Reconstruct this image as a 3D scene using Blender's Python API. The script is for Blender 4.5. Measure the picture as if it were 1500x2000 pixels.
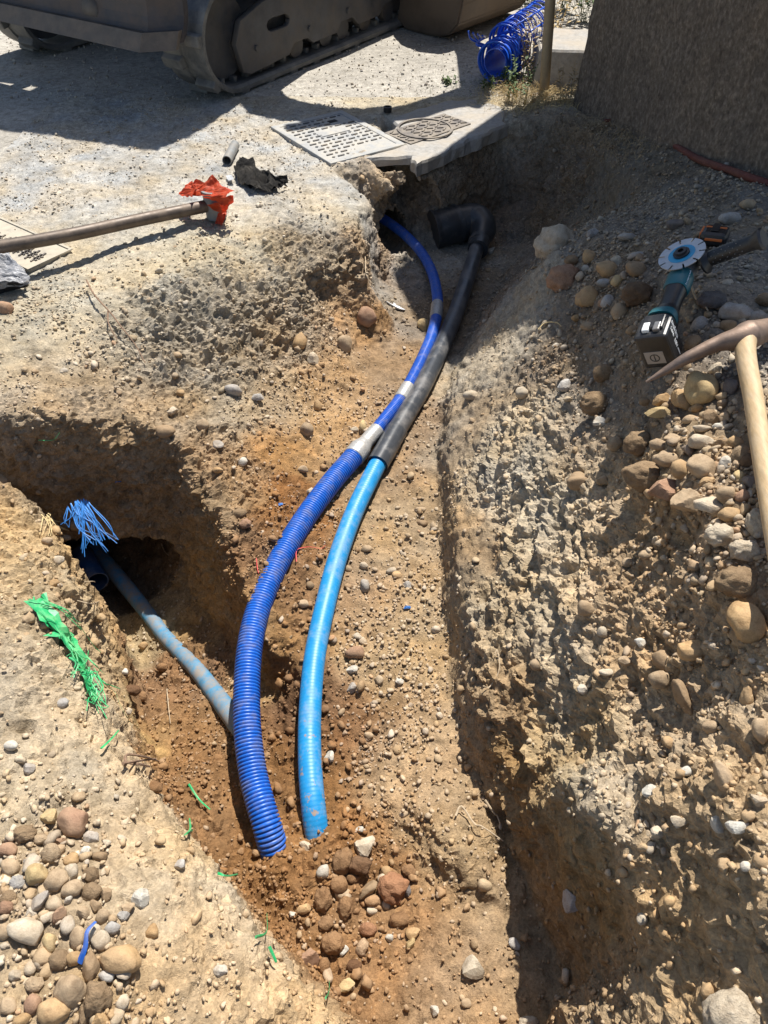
import bpy, bmesh, math, random
import numpy as np
from mathutils import Vector, Matrix, Quaternion, noise as mnoise
from mathutils.bvhtree import BVHTree
from mathutils.geometry import delaunay_2d_cdt

for o in list(bpy.data.objects):
    bpy.data.objects.remove(o)
SC = bpy.context.scene
COL = SC.collection
rng = np.random.default_rng(7)
random.seed(7)

# ------------------------------------------------------------------ camera
CAM_H, PITCH, FPX = 1.5, math.radians(46.0), 1455.0
cd = bpy.data.cameras.new('camera')
cam = bpy.data.objects.new('camera', cd)
COL.objects.link(cam)
cam.location = (0, 0, CAM_H)
cam.rotation_euler = (math.pi / 2 - PITCH, 0, 0)
cd.sensor_fit = 'VERTICAL'
cd.angle_y = 2 * math.atan(1000 / FPX)
cd.clip_start = 0.02
cd.clip_end = 500
SC.camera = cam

# ------------------------------------------------------------------ daylight
SUN_EL, SUN_AZ = math.radians(63), math.radians(22)      # azimuth from +Y towards +X
w = bpy.data.worlds.new('World')
SC.world = w
w.use_nodes = True
nt = w.node_tree
nt.nodes.clear()
sky = nt.nodes.new('ShaderNodeTexSky')
sky.sky_type = 'NISHITA'
sky.sun_disc = False
sky.sun_elevation = SUN_EL
sky.sun_rotation = SUN_AZ
bg = nt.nodes.new('ShaderNodeBackground')
bg.inputs['Strength'].default_value = 0.08
wo = nt.nodes.new('ShaderNodeOutputWorld')
nt.links.new(sky.outputs[0], bg.inputs[0])
nt.links.new(bg.outputs[0], wo.inputs[0])
sd = bpy.data.lights.new('sun', 'SUN')
sd.energy = 5.0
sd.angle = math.radians(0.53)
sd.color = (1.0, 0.95, 0.88)
sun = bpy.data.objects.new('sun', sd)
COL.objects.link(sun)
SUN_DIR = Vector((math.sin(SUN_AZ) * math.cos(SUN_EL), math.cos(SUN_AZ) * math.cos(SUN_EL), math.sin(SUN_EL)))
sun.rotation_euler = (-SUN_DIR).to_track_quat('-Z', 'Y').to_euler()
sun.location = SUN_DIR * 20
SC.view_settings.view_transform = 'Standard'
SC.view_settings.look = 'None'
SC.view_settings.gamma = 1.0
SC.view_settings.use_curve_mapping = False
SC.view_settings.exposure = 0.66
SC.cycles.max_bounces = 6
SC.cycles.diffuse_bounces = 3
SC.cycles.use_denoising = True

# ------------------------------------------------------------------ helpers
CP, SP = math.cos(PITCH), math.sin(PITCH)
def at(u, v, z):
    """photograph pixel (1500 x 2000) + height of the thing there -> world point"""
    dx, dy = u - 750, v - 1000
    D = FPX * SP + dy * CP
    F = FPX * CP - dy * SP
    s = (CAM_H - z) / D
    return Vector((dx * s, F * s, z))
def ray(u, v):
    dx, dy = u - 750, v - 1000
    return Vector((dx, FPX * CP - dy * SP, -(FPX * SP + dy * CP))).normalized()
def px_size(p):
    """metres per photograph pixel at world point p"""
    return (p[1] * CP + (CAM_H - p[2]) * SP) / FPX

def tag(o, label=None, cat=None, group=None, kind=None):
    if label: o['label'] = label
    if cat: o['category'] = cat
    if group: o['group'] = group
    if kind: o['kind'] = kind
    return o
def mesh_obj(name, me, mat=None, parent=None):
    o = bpy.data.objects.new(name, me)
    COL.objects.link(o)
    if mat is not None and len(me.materials) == 0: me.materials.append(mat)
    if parent is not None: o.parent = parent
    return o
def from_bm(name, bm, mat, parent=None, smooth=False):
    bm.normal_update()
    me = bpy.data.meshes.new(name)
    bm.to_mesh(me)
    bm.free()
    if smooth: me.shade_smooth()
    return mesh_obj(name, me, mat, parent)
def from_py(name, vs, fs, mat, parent=None, smooth=False):
    me = bpy.data.meshes.new(name)
    me.from_pydata([tuple(v) for v in vs], [], fs)
    me.validate()
    me.update()
    if smooth: me.shade_smooth()
    return mesh_obj(name, me, mat, parent)
def empty(name, loc=(0, 0, 0), rot=None):
    o = bpy.data.objects.new(name, None)
    COL.objects.link(o)
    o.empty_display_size = 0.05
    o.location = loc
    if rot is not None:
        o.rotation_mode = 'QUATERNION'
        o.rotation_quaternion = rot
    return o
def basis(xa, ya, za):
    m = Matrix((xa, ya, za)).transposed()
    return m.to_quaternion()

def box_bm(bm, c, s, rot=None, bevel=0.0):
    r = bmesh.ops.create_cube(bm, size=1)
    vs = r['verts']
    for v in vs:
        v.co = Vector((v.co.x * s[0], v.co.y * s[1], v.co.z * s[2]))
    if bevel > 0:
        es = list({e for v in vs for e in v.link_edges})
        rb = bmesh.ops.bevel(bm, geom=es, offset=bevel, segments=2, profile=0.5, affect='EDGES')
        vs = list({v for f in rb['faces'] for v in f.verts} | {v for v in vs if v.is_valid})
    for v in vs:
        if rot is not None: v.co = rot @ v.co
        v.co += Vector(c)
    return vs
def box(name, c, s, mat, parent=None, rot=None, bevel=0.0):
    bm = bmesh.new()
    box_bm(bm, c, s, rot, bevel)
    return from_bm(name, bm, mat, parent)

def catmull(pts, n_per=12):
    P = [Vector(p) for p in pts]
    P = [P[0] * 2 - P[1]] + P + [P[-1] * 2 - P[-2]]
    out = []
    for i in range(1, len(P) - 2):
        p0, p1, p2, p3 = P[i - 1:i + 3]
        for k in range(n_per):
            t = k / n_per
            out.append(0.5 * ((2 * p1) + (-p0 + p2) * t + (2 * p0 - 5 * p1 + 4 * p2 - p3) * t * t + (-p0 + 3 * p1 - 3 * p2 + p3) * t ** 3))
    out.append(P[-2])
    return out
def resample(path, step):
    P = np.array([tuple(p) for p in path])
    d = np.r_[0, np.cumsum(np.linalg.norm(np.diff(P, axis=0), axis=1))]
    n = max(2, int(round(d[-1] / step)) + 1)
    t = np.linspace(0, d[-1], n)
    return [Vector((np.interp(a, d, P[:, 0]), np.interp(a, d, P[:, 1]), np.interp(a, d, P[:, 2]))) for a in t], t
def sweep(path, rad, seg=16, cap=True, scale=None, up=None):
    """verts, faces of a tube along path; rad a number, list or list of (ru, rv)"""
    n = len(path)
    rr = rad if isinstance(rad, (list, tuple, np.ndarray)) else [rad] * n
    vs, fs = [], []
    T = []
    for i in range(n):
        a, b = path[max(0, i - 1)], path[min(n - 1, i + 1)]
        T.append((b - a).normalized())
    ref = Vector(up) if up is not None else (Vector((0, 0, 1)) if abs(T[0].z) < 0.9 else Vector((1, 0, 0)))
    U = (ref - T[0] * ref.dot(T[0])).normalized()
    for i in range(n):
        U = (U - T[i] * U.dot(T[i])).normalized()
        V = T[i].cross(U)
        r = rr[i]
        ru, rv = r if isinstance(r, (tuple, list)) else (r, r)
        for k in range(seg):
            a = 2 * math.pi * k / seg
            vs.append(path[i] + U * (math.cos(a) * ru) + V * (math.sin(a) * rv))
    for i in range(n - 1):
        for k in range(seg):
            a, b = i * seg + k, i * seg + (k + 1) % seg
            fs.append((a, b, b + seg, a + seg))
    if cap:
        fs.append(tuple(range(seg - 1, -1, -1)))
        fs.append(tuple((n - 1) * seg + k for k in range(seg)))
    return vs, fs
def tube(name, pts, rad, mat, parent=None, seg=16, n_per=8, cap=True, smooth=True, curve=True, up=None):
    path = catmull(pts, n_per) if curve and len(pts) > 2 else [Vector(p) for p in pts]
    if isinstance(rad, (list, tuple)):
        xi = np.linspace(0, len(rad) - 1, len(path))
        if isinstance(rad[0], (tuple, list)):
            r0 = np.interp(xi, range(len(rad)), [a[0] for a in rad]); r1 = np.interp(xi, range(len(rad)), [a[1] for a in rad])
            rad = list(zip(r0, r1))
        else:
            rad = list(np.interp(xi, range(len(rad)), rad))
    vs, fs = sweep(path, rad, seg, cap, up=up)
    return from_py(name, vs, fs, mat, parent, smooth)
def pipe_shell(name, path, r_out, r_in, mat, parent=None, seg=28, smooth=True):
    """open-ended hollow pipe"""
    n = len(path)
    vo, fo = sweep(path, r_out, seg, False)
    vi, fi = sweep(path, r_in, seg, False)
    m = len(vo)
    vs = vo + vi
    fs = list(fo) + [tuple(reversed([a + m for a in f])) for f in fi]
    for k in range(seg):
        k2 = (k + 1) % seg
        fs.append((k2, k, m + k, m + k2))
        e = (n - 1) * seg
        fs.append((e + k, e + k2, m + e + k2, m + e + k))
    o = from_py(name, vs, fs, mat, parent)
    if smooth: shade_auto(o)
    return o
def shade_auto(o, deg=35):
    me = o.data
    me.shade_smooth()
    bm = bmesh.new(); bm.from_mesh(me)
    lim = math.radians(deg)
    for e in bm.edges:
        if len(e.link_faces) == 2 and e.calc_face_angle(0) > lim: e.smooth = False
    bm.to_mesh(me); bm.free()
def lathe(bm, profile, seg=32, axis='Z', close=False):
    """profile of (r, h) revolved about Z"""
    rings = []
    for r, h in profile:
        rings.append([bm.verts.new((r * math.cos(2 * math.pi * k / seg), r * math.sin(2 * math.pi * k / seg), h)) for k in range(seg)])
    for a, b in zip(rings, rings[1:]):
        for k in range(seg):
            bm.faces.new((a[k], a[(k + 1) % seg], b[(k + 1) % seg], b[k]))
    if profile[0][0] > 1e-5 and not close: bm.faces.new(list(reversed(rings[0])))
    if profile[-1][0] > 1e-5 and not close: bm.faces.new(rings[-1])
    if close:
        a, b = rings[-1], rings[0]
        for k in range(seg):
            bm.faces.new((a[k], a[(k + 1) % seg], b[(k + 1) % seg], b[k]))
    return [v for r in rings for v in r]
def prism(name, outer, holes, depth, mat, parent=None, bevel=0.0, matrix=None):
    """2-D outline (with holes) extruded +-depth/2 along local Z, then moved by matrix"""
    cu = bpy.data.curves.new(name, 'CURVE')
    cu.dimensions = '2D'
    cu.fill_mode = 'BOTH'
    for loop in [outer] + list(holes):
        sp = cu.splines.new('POLY')
        sp.points.add(len(loop) - 1)
        for p, q in zip(sp.points, loop): p.co = (q[0], q[1], 0, 1)
        sp.use_cyclic_u = True
    cu.extrude = depth / 2
    cu.bevel_depth = bevel
    cu.bevel_resolution = 1
    tmp = bpy.data.objects.new(name + '_tmp', cu)
    COL.objects.link(tmp)
    dg = bpy.context.evaluated_depsgraph_get()
    me = bpy.data.meshes.new_from_object(tmp.evaluated_get(dg))
    bpy.data.objects.remove(tmp)
    bpy.data.curves.remove(cu)
    if matrix is not None: me.transform(matrix)
    me.materials.clear()
    me.name = name
    return mesh_obj(name, me, mat, parent)

# ------------------------------------------------------------------ numpy noise
def _h(ix, iy, iz, seed):
    n = (ix.astype(np.uint32) * np.uint32(374761393) + iy.astype(np.uint32) * np.uint32(668265263) + iz.astype(np.uint32) * np.uint32(2246822519) + np.uint32(seed * 3266489917 & 0xffffffff))
    n = (n ^ (n >> np.uint32(13))) * np.uint32(1274126177)
    n = (n ^ (n >> np.uint32(15))) * np.uint32(2654435761)
    n = n ^ (n >> np.uint32(16))
    return (n & np.uint32(0xffffff)).astype(np.float32) / np.float32(0x1000000)
def vnoise(p, freq, seed=0):
    q = (p * freq + 1000.0)
    i = np.floor(q)
    f = (q - i).astype(np.float32)
    i = i.astype(np.int64)
    f = f * f * f * (f * (f * 6 - 15) + 10)
    x, y, z = i[:, 0], i[:, 1], i[:, 2]
    r = 0
    for a in (0, 1):
        wa = f[:, 0] if a else 1 - f[:, 0]
        for b in (0, 1):
            wb = f[:, 1] if b else 1 - f[:, 1]
            for c in (0, 1):
                wc = f[:, 2] if c else 1 - f[:, 2]
                r = r + wa * wb * wc * _h(x + a, y + b, z + c, seed)
    return r * 2 - 1
def fbm(p, freq, octs=3, seed=0):
    r, a, t = 0, 1.0, 0
    for k in range(octs):
        r = r + a * vnoise(p, freq * 2 ** k, seed + k); t += a; a *= 0.5
    return r / t
def worley(p, freq, seed=0):
    """distance to nearest and second feature point (in cells), id of the nearest"""
    q = p * freq + 1000.0
    i = np.floor(q).astype(np.int64)
    f = (q - i).astype(np.float32)
    d1 = np.full(len(p), 9, np.float32); d2 = d1.copy(); cid = np.zeros(len(p), np.float32)
    for a in (-1, 0, 1):
        for b in (-1, 0, 1):
            for c in (-1, 0, 1):
                x, y, z = i[:, 0] + a, i[:, 1] + b, i[:, 2] + c
                dx = a + _h(x, y, z, seed) - f[:, 0]
                dy = b + _h(x, y, z, seed + 11) - f[:, 1]
                dz = c + _h(x, y, z, seed + 23) - f[:, 2]
                d = np.sqrt(dx * dx + dy * dy + dz * dz)
                m = d < d1
                d2 = np.where(m, d1, np.minimum(d2, d))
                cid = np.where(m, _h(x, y, z, seed + 37), cid)
                d1 = np.where(m, d, d1)
    return d1, d2, cid
# ------------------------------------------------------------------ materials
def new_mat(name):
    m = bpy.data.materials.new(name)
    m.use_nodes = True
    b = m.node_tree.nodes['Principled BSDF']
    return m, m.node_tree, b
def N(nt, t, **kw):
    n = nt.nodes.new(t)
    for k, v in kw.items():
        if k in n.inputs: n.inputs[k].default_value = v
        else: setattr(n, k, v)
    return n
def ramp(nt, fac, stops):
    r = nt.nodes.new('ShaderNodeValToRGB')
    e = r.color_ramp.elements
    while len(e) < len(stops): e.new(0.5)
    for q, (p, c) in zip(e, stops):
        q.position = p
        q.color = (*c, 1) if len(c) == 3 else c
    nt.links.new(fac, r.inputs[0])
    return r
def mixc(nt, a, b, fac, mode='MIX'):
    n = nt.nodes.new('ShaderNodeMix')
    n.data_type = 'RGBA'
    n.blend_type = mode
    for s, val in ((6, a), (7, b)):
        if hasattr(val, 'links') or hasattr(val, 'is_linked'): nt.links.new(val, n.inputs[s])
        else: n.inputs[s].default_value = (*val, 1)
    if hasattr(fac, 'is_linked'): nt.links.new(fac, n.inputs[0])
    else: n.inputs[0].default_value = fac
    return n.outputs[2]
def bump(nt, bsdf, height, strength=0.5, dist=0.01, prev=None):
    b = nt.nodes.new('ShaderNodeBump')
    b.inputs['Strength'].default_value = strength
    b.inputs['Distance'].default_value = dist
    nt.links.new(height, b.inputs['Height'])
    if prev is not None: nt.links.new(prev, b.inputs['Normal'])
    nt.links.new(b.outputs[0], bsdf.inputs['Normal'])
    return b.outputs[0]

def soil_mat(name, gravelly=1.0):
    """earth: per-vertex colour of the layer, crumbs, grit and stones in its fine relief"""
    m, nt, b = new_mat(name)
    geo = N(nt, 'ShaderNodeNewGeometry')
    at_ = N(nt, 'ShaderNodeAttribute', attribute_name='tint')
    n1 = N(nt, 'ShaderNodeTexNoise', Scale=22.0, Detail=8.0, Roughness=0.65)
    n2 = N(nt, 'ShaderNodeTexNoise', Scale=160.0, Detail=5.0, Roughness=0.7)
    v1 = N(nt, 'ShaderNodeTexVoronoi', Scale=110.0)
    v2 = N(nt, 'ShaderNodeTexVoronoi', Scale=230.0)
    v3 = N(nt, 'ShaderNodeTexVoronoi', Scale=44.0)
    for n in (n1, n2, v1, v2, v3): nt.links.new(geo.outputs['Position'], n.inputs['Vector'])
    big = ramp(nt, n1.outputs['Fac'], [(0.3, (0.68, 0.66, 0.62)), (0.5, (1, 1, 1)), (0.72, (1.22, 1.2, 1.17))])
    c = mixc(nt, at_.outputs['Color'], big.outputs[0], 1.0, 'MULTIPLY')
    fine = ramp(nt, n2.outputs['Fac'], [(0.3, (0.66, 0.64, 0.62)), (0.55, (1.02, 1.02, 1.02)), (0.75, (1.3, 1.28, 1.25))])
    c = mixc(nt, c, fine.outputs[0], 0.8, 'MULTIPLY')
    grain = ramp(nt, v1.outputs['Color'], [(0.0, (0.72, 0.72, 0.72)), (1.0, (1.26, 1.24, 1.2))])
    c = mixc(nt, c, grain.outputs[0], 0.65 * gravelly, 'MULTIPLY')
    sp = ramp(nt, v3.outputs['Color'], [(0.0, (0.74, 0.73, 0.72)), (0.5, (1, 1, 1)), (1.0, (1.2, 1.2, 1.18))])
    c = mixc(nt, c, sp.outputs[0], 0.6 * gravelly, 'MULTIPLY')
    nt.links.new(c, b.inputs['Base Color'])
    b.inputs['Roughness'].default_value = 0.95
    b.inputs['Specular IOR Level'].default_value = 0.15
    p = bump(nt, b, v3.outputs['Distance'], -0.6 * gravelly, 0.014)
    p = bump(nt, b, v1.outputs['Distance'], -0.8 * gravelly, 0.010, p)
    p = bump(nt, b, v2.outputs['Distance'], -0.8 * gravelly, 0.006, p)
    p = bump(nt, b, n2.outputs['Fac'], 0.8, 0.009, p)
    bump(nt, b, n1.outputs['Fac'], 0.3, 0.02, p)
    return m
def stone_mat(name, src='ATTR', rough=0.85, bump_s=0.35, dusty=0.4):
    m, nt, b = new_mat(name)
    tc = N(nt, 'ShaderNodeTexCoord')
    if src == 'OBJ':
        oi = N(nt, 'ShaderNodeObjectInfo'); colr = oi.outputs['Color']
    else:
        a = N(nt, 'ShaderNodeAttribute', attribute_name='tint'); colr = a.outputs['Color']
    geo = N(nt, 'ShaderNodeNewGeometry')
    n1 = N(nt, 'ShaderNodeTexNoise', Scale=45.0, Detail=6.0, Roughness=0.6)
    n2 = N(nt, 'ShaderNodeTexNoise', Scale=330.0, Detail=4.0, Roughness=0.7)
    n3 = N(nt, 'ShaderNodeTexNoise', Scale=14.0, Detail=3.0)
    for n in (n1, n2, n3): nt.links.new(geo.outputs['Position'], n.inputs['Vector'])
    r1 = ramp(nt, n1.outputs['Fac'], [(0.28, (0.66, 0.62, 0.58)), (0.5, (1, 1, 1)), (0.75, (1.18, 1.2, 1.2))])
    c = mixc(nt, colr, r1.outputs[0], 1.0, 'MULTIPLY')
    r2 = ramp(nt, n2.outputs['Fac'], [(0.3, (0.72, 0.7, 0.68)), (0.55, (1, 1, 1)), (0.75, (1.2, 1.2, 1.2))])
    c = mixc(nt, c, r2.outputs[0], 0.75, 'MULTIPLY')
    r3 = ramp(nt, n3.outputs['Fac'], [(0.42, (0, 0, 0)), (0.66, (1, 1, 1))])      # patches of dried dust
    dust = N(nt, 'ShaderNodeMath', operation='MULTIPLY')
    nt.links.new(r3.outputs[0], dust.inputs[0]); dust.inputs[1].default_value = dusty
    c = mixc(nt, c, (0.40, 0.29, 0.18), dust.outputs[0])
    nt.links.new(c, b.inputs['Base Color'])
    b.inputs['Roughness'].default_value = rough
    b.inputs['Specular IOR Level'].default_value = 0.25
    p = bump(nt, b, n1.outputs['Fac'], bump_s, 0.008)
    bump(nt, b, n2.outputs['Fac'], bump_s, 0.003, p)
    return m
def plain(name, col, rough=0.6, metal=0.0, var=0.25, scale=30.0, dust=0.0, dust_col=(0.36, 0.28, 0.19), bmp=0.15, dscale=9.0, spec=0.5, trans=0.0, obj=False, streak=None):
    """painted, plastic, rubber or metal surface with wear and a film of dust in patches"""
    m, nt, b = new_mat(name)
    geo = N(nt, 'ShaderNodeNewGeometry')
    vec = geo.outputs['Position']
    if streak:
        mp = N(nt, 'ShaderNodeMapping'); mp.inputs['Scale'].default_value = streak
        nt.links.new(vec, mp.inputs[0]); vec = mp.outputs[0]
    n1 = N(nt, 'ShaderNodeTexNoise', Scale=scale, Detail=7.0, Roughness=0.65)
    n2 = N(nt, 'ShaderNodeTexNoise', Scale=dscale, Detail=9.0, Roughness=0.7)
    nt.links.new(vec, n1.inputs['Vector']); nt.links.new(vec, n2.inputs['Vector'])
    lo, hi = 1 - var, 1 + var
    r = ramp(nt, n1.outputs['Fac'], [(0.3, (lo, lo, lo)), (0.7, (hi, hi, hi))])
    base = col
    if obj:
        oi = N(nt, 'ShaderNodeObjectInfo'); base = oi.outputs['Color']
    c = mixc(nt, base, r.outputs[0], 1.0, 'MULTIPLY')
    if dust > 0:
        t = 0.5 - (dust - 0.5) * 0.4
        rd = ramp(nt, n2.outputs['Fac'], [(max(0.0, t - 0.1), (0, 0, 0)), (min(1, t + 0.13), (1, 1, 1))])
        mu = N(nt, 'ShaderNodeMath', operation='MULTIPLY'); mu.inputs[1].default_value = min(0.9, 0.25 + dust)
        nt.links.new(rd.outputs[0], mu.inputs[0])
        c = mixc(nt, c, dust_col, mu.outputs[0])
        ro = N(nt, 'ShaderNodeMapRange'); ro.inputs['To Min'].default_value = rough; ro.inputs['To Max'].default_value = 0.95
        nt.links.new(mu.outputs[0], ro.inputs[0]); nt.links.new(ro.outputs[0], b.inputs['Roughness'])
    else:
        b.inputs['Roughness'].default_value = rough
    nt.links.new(c, b.inputs['Base Color'])
    b.inputs['Metallic'].default_value = metal
    b.inputs['Specular IOR Level'].default_value = spec
    if trans > 0 and 'Transmission Weight' in b.inputs: b.inputs['Transmission Weight'].default_value = trans
    if bmp > 0: bump(nt, b, n1.outputs['Fac'], bmp, 0.004)
    return m

def roughcast():
    """thrown render: coarse grains, long faint water stains"""
    m, nt, b = new_mat('rough_wall_render')
    geo = N(nt, 'ShaderNodeNewGeometry')
    v = N(nt, 'ShaderNodeTexVoronoi', Scale=75.0); n1 = N(nt, 'ShaderNodeTexNoise', Scale=38.0, Detail=8.0, Roughness=0.75); n2 = N(nt, 'ShaderNodeTexNoise', Scale=5.0, Detail=6.0, Roughness=0.65)
    mp = N(nt, 'ShaderNodeMapping'); mp.inputs['Scale'].default_value = (1, 1, .4); nt.links.new(geo.outputs['Position'], mp.inputs[0])
    for n in (v, n1): nt.links.new(geo.outputs['Position'], n.inputs['Vector'])
    nt.links.new(mp.outputs[0], n2.inputs['Vector'])
    g = ramp(nt, n1.outputs['Fac'], [(.3, (.105, .085, .066)), (.5, (.20, .165, .13)), (.68, (.34, .29, .23))])
    s = ramp(nt, n2.outputs['Fac'], [(.35, (.78, .77, .76)), (.5, (1, 1, 1)), (.65, (1.14, 1.11, 1.06))])
    c = mixc(nt, g.outputs[0], s.outputs[0], 1.0, 'MULTIPLY')
    gr_ = ramp(nt, v.outputs['Color'], [(0, (.7, .7, .7)), (1, (1.3, 1.28, 1.25))])
    c = mixc(nt, c, gr_.outputs[0], .8, 'MULTIPLY')
    nt.links.new(c, b.inputs['Base Color']); b.inputs['Roughness'].default_value = .96; b.inputs['Specular IOR Level'].default_value = .1
    p = bump(nt, b, v.outputs['Distance'], -1.0, .012)
    bump(nt, b, n1.outputs['Fac'], 1.0, .02, p)
    return m
M = {}
M['soil'] = soil_mat('trench_soil', 1.0)
M['pebble'] = stone_mat('pebble_stone', 'ATTR')
M['stone'] = stone_mat('cobble_stone', 'OBJ')
M['clod'] = stone_mat('clod_earth', 'OBJ', 0.97, 1.0, 0.12)
M['corr'] = plain('blue_corrugated_plastic', (0.008, 0.105, 0.48), 0.42, var=0.18, dust=0.32, dust_col=(0.2, 0.19, 0.2), dscale=26, bmp=0.03)
M['slim'] = plain('blue_spiral_plastic', (0.02, 0.10, 0.48), 0.33, var=0.15, dust=0.25, dust_col=(0.3, 0.28, 0.25), dscale=26, bmp=0.03)
M['slimwhite'] = plain('pale_blue_groove', (0.13, 0.26, 0.56), 0.4, var=0.1, dust=0.2)
M['lblue'] = plain('light_blue_water_pipe', (0.012, 0.235, 0.53), 0.44, var=0.14, dust=0.28, dust_col=(0.30, 0.30, 0.28), dscale=15, bmp=0.05)
def mud_smear(m, y0, y1, col):
    """dried mud smeared along a length of pipe"""
    nt = m.node_tree; b = nt.nodes['Principled BSDF']
    src = b.inputs['Base Color'].links[0].from_socket
    geo = N(nt, 'ShaderNodeNewGeometry'); sx = N(nt, 'ShaderNodeSeparateXYZ'); nt.links.new(geo.outputs['Position'], sx.inputs[0])
    mr = N(nt, 'ShaderNodeMapRange'); mr.inputs['From Min'].default_value = y0; mr.inputs['From Max'].default_value = y1; mr.inputs['To Min'].default_value = 0.0; mr.inputs['To Max'].default_value = 0.14
    nt.links.new(sx.outputs['Y'], mr.inputs[0])
    n = N(nt, 'ShaderNodeTexNoise', Scale=34.0, Detail=8.0, Roughness=0.7); nt.links.new(geo.outputs['Position'], n.inputs['Vector'])
    ad = N(nt, 'ShaderNodeMath', operation='ADD'); nt.links.new(n.outputs['Fac'], ad.inputs[0]); nt.links.new(mr.outputs[0], ad.inputs[1])
    r = ramp(nt, ad.outputs[0], [(0.66, (0, 0, 0)), (0.72, (0.85, 0.85, 0.85))])
    nt.links.new(mixc(nt, src, col, r.outputs[0]), b.inputs['Base Color'])
mud_smear(M['lblue'], 1.3, 0.62, (0.34, 0.23, 0.13))
M['lblue_dirty'] = plain('dirty_blue_pipe', (0.05, 0.22, 0.38), 0.6, var=0.2, dust=0.58, dust_col=(0.27, 0.22, 0.165), dscale=20)
M['sleeve'] = plain('dark_grey_pvc', (0.045, 0.05, 0.058), 0.3, var=0.15, dust=0.38, dust_col=(0.26, 0.24, 0.22), dscale=7, bmp=0.04)
M['elbow'] = plain('black_pvc_fitting', (0.035, 0.038, 0.042), 0.35, var=0.12, dust=0.25, dust_col=(0.2, 0.18, 0.16), bmp=0.03)
M['tape'] = plain('silver_tape', (0.42, 0.42, 0.41), 0.38, metal=0.35, var=0.2, scale=120, dust=0.2, bmp=0.4)
M['concrete'] = plain('concrete', (0.33, 0.32, 0.30), 0.92, var=0.25, scale=45, dust=0.5, dust_col=(0.40, 0.35, 0.28), bmp=0.4, dscale=6, spec=0.2)
M['cover'] = plain('composite_cover', (0.30, 0.305, 0.30), 0.6, var=0.14, scale=70, dust=0.45, dust_col=(0.47, 0.43, 0.35), bmp=0.15)
M['cover_mark'] = plain('cover_tread', (0.12, 0.12, 0.12), 0.7, var=0.3, scale=50, dust=0.35)
M['iron'] = plain('cast_iron', (0.10, 0.09, 0.085), 0.6, metal=0.4, var=0.3, scale=60, dust=0.5, dust_col=(0.38, 0.33, 0.26), bmp=0.3)
M['cover_dusty'] = plain('dusty_cover', (0.34, 0.31, 0.25), 0.85, var=0.2, scale=40, dust=0.6, dust_col=(0.45, 0.4, 0.31), bmp=0.3)
M['dark'] = plain('recess_shade', (0.02, 0.02, 0.02), 0.9)  # near-black colour standing in for the shade inside the cover recesses
M['steel_tube'] = plain('brown_steel_tube', (0.11, 0.085, 0.065), 0.5, metal=0.3, var=0.25, scale=40, dust=0.35, dust_col=(0.26, 0.2, 0.15), bmp=0.1)
M['orange'] = plain('orange_plastic_bag', (0.62, 0.085, 0.025), 0.55, var=0.2, dust=0.25, dust_col=(0.55, 0.28, 0.18), dscale=40, bmp=0.4)
M['black_rag'] = plain('black_fabric', (0.028, 0.027, 0.026), 0.9, var=0.4, scale=60, dust=0.35, dust_col=(0.11, 0.1, 0.085), bmp=0.5, spec=0.2)
M['bag'] = plain('grey_white_plastic_bag', (0.55, 0.56, 0.58), 0.45, var=0.15, dust=0.3, dust_col=(0.4, 0.36, 0.3), bmp=0.3)
M['bag_dark'] = plain('dark_plastic_bag', (0.05, 0.05, 0.05), 0.5, var=0.3)
M['grey_pvc'] = plain('grey_pvc', (0.2, 0.21, 0.21), 0.5, var=0.2, dust=0.3)
M['white'] = plain('white_plastic', (0.7, 0.72, 0.74), 0.4, var=0.06, dust=0.15, bmp=0.05)
M['green'] = plain('green_mesh_plastic', (0.02, 0.37, 0.12), 0.45, var=0.35, dust=0.32, dust_col=(0.3, 0.34, 0.2), dscale=30, bmp=0.1)
M['blue_strand'] = plain('blue_strand_plastic', (0.04, 0.22, 0.62), 0.45, var=0.25, dust=0.15, bmp=0.1)
M['blue_sheath'] = plain('blue_sheath_plastic', (0.01, 0.09, 0.55), 0.35, var=0.15, dust=0.15, bmp=0.05)
M['straw'] = plain('straw', (0.52, 0.40, 0.2), 0.8, var=0.3, scale=60)
M['dead_grass'] = plain('dead_grass', (0.34, 0.26, 0.15), 0.85, var=0.4, scale=30)
M['leaf'] = plain('weed_leaf', (0.075, 0.12, 0.03), 0.7, var=0.4, scale=25)
M['root'] = plain('root_bark', (0.22, 0.14, 0.09), 0.9, var=0.3, scale=60)
M['root_pale'] = plain('pale_root', (0.42, 0.33, 0.22), 0.85, var=0.3, scale=60)
M['red_cable'] = plain('rusty_red_sheath', (0.12, 0.03, 0.02), 0.7, var=0.4, scale=60, dust=0.3, dust_col=(0.16, 0.09, 0.06), bmp=0.4)
M['red_string'] = plain('red_string', (0.6, 0.06, 0.06), 0.6)
M['post'] = plain('tan_painted_post', (0.33, 0.25, 0.15), 0.55, var=0.12, dust=0.3, dust_col=(0.3, 0.24, 0.16), bmp=0.05)
M['wood'] = plain('ash_handle_wood', (0.46, 0.33, 0.18), 0.6, var=0.22, scale=26, dust=0.35, dust_col=(0.5, 0.41, 0.29), bmp=0.15, streak=(6, 1, 6))
M['pick'] = plain('worn_pick_steel', (0.2, 0.15, 0.12), 0.5, metal=0.55, var=0.25, scale=50, dust=0.4, dust_col=(0.24, 0.16, 0.11), bmp=0.25)
M['teal'] = plain('teal_tool_plastic', (0.006, 0.12, 0.145), 0.35, var=0.1, dust=0.28, dust_col=(0.12, 0.13, 0.13), bmp=0.04)
M['tool_black'] = plain('black_tool_plastic', (0.015, 0.015, 0.016), 0.38, var=0.2, dust=0.25, dust_col=(0.1, 0.095, 0.09), bmp=0.05)
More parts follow.
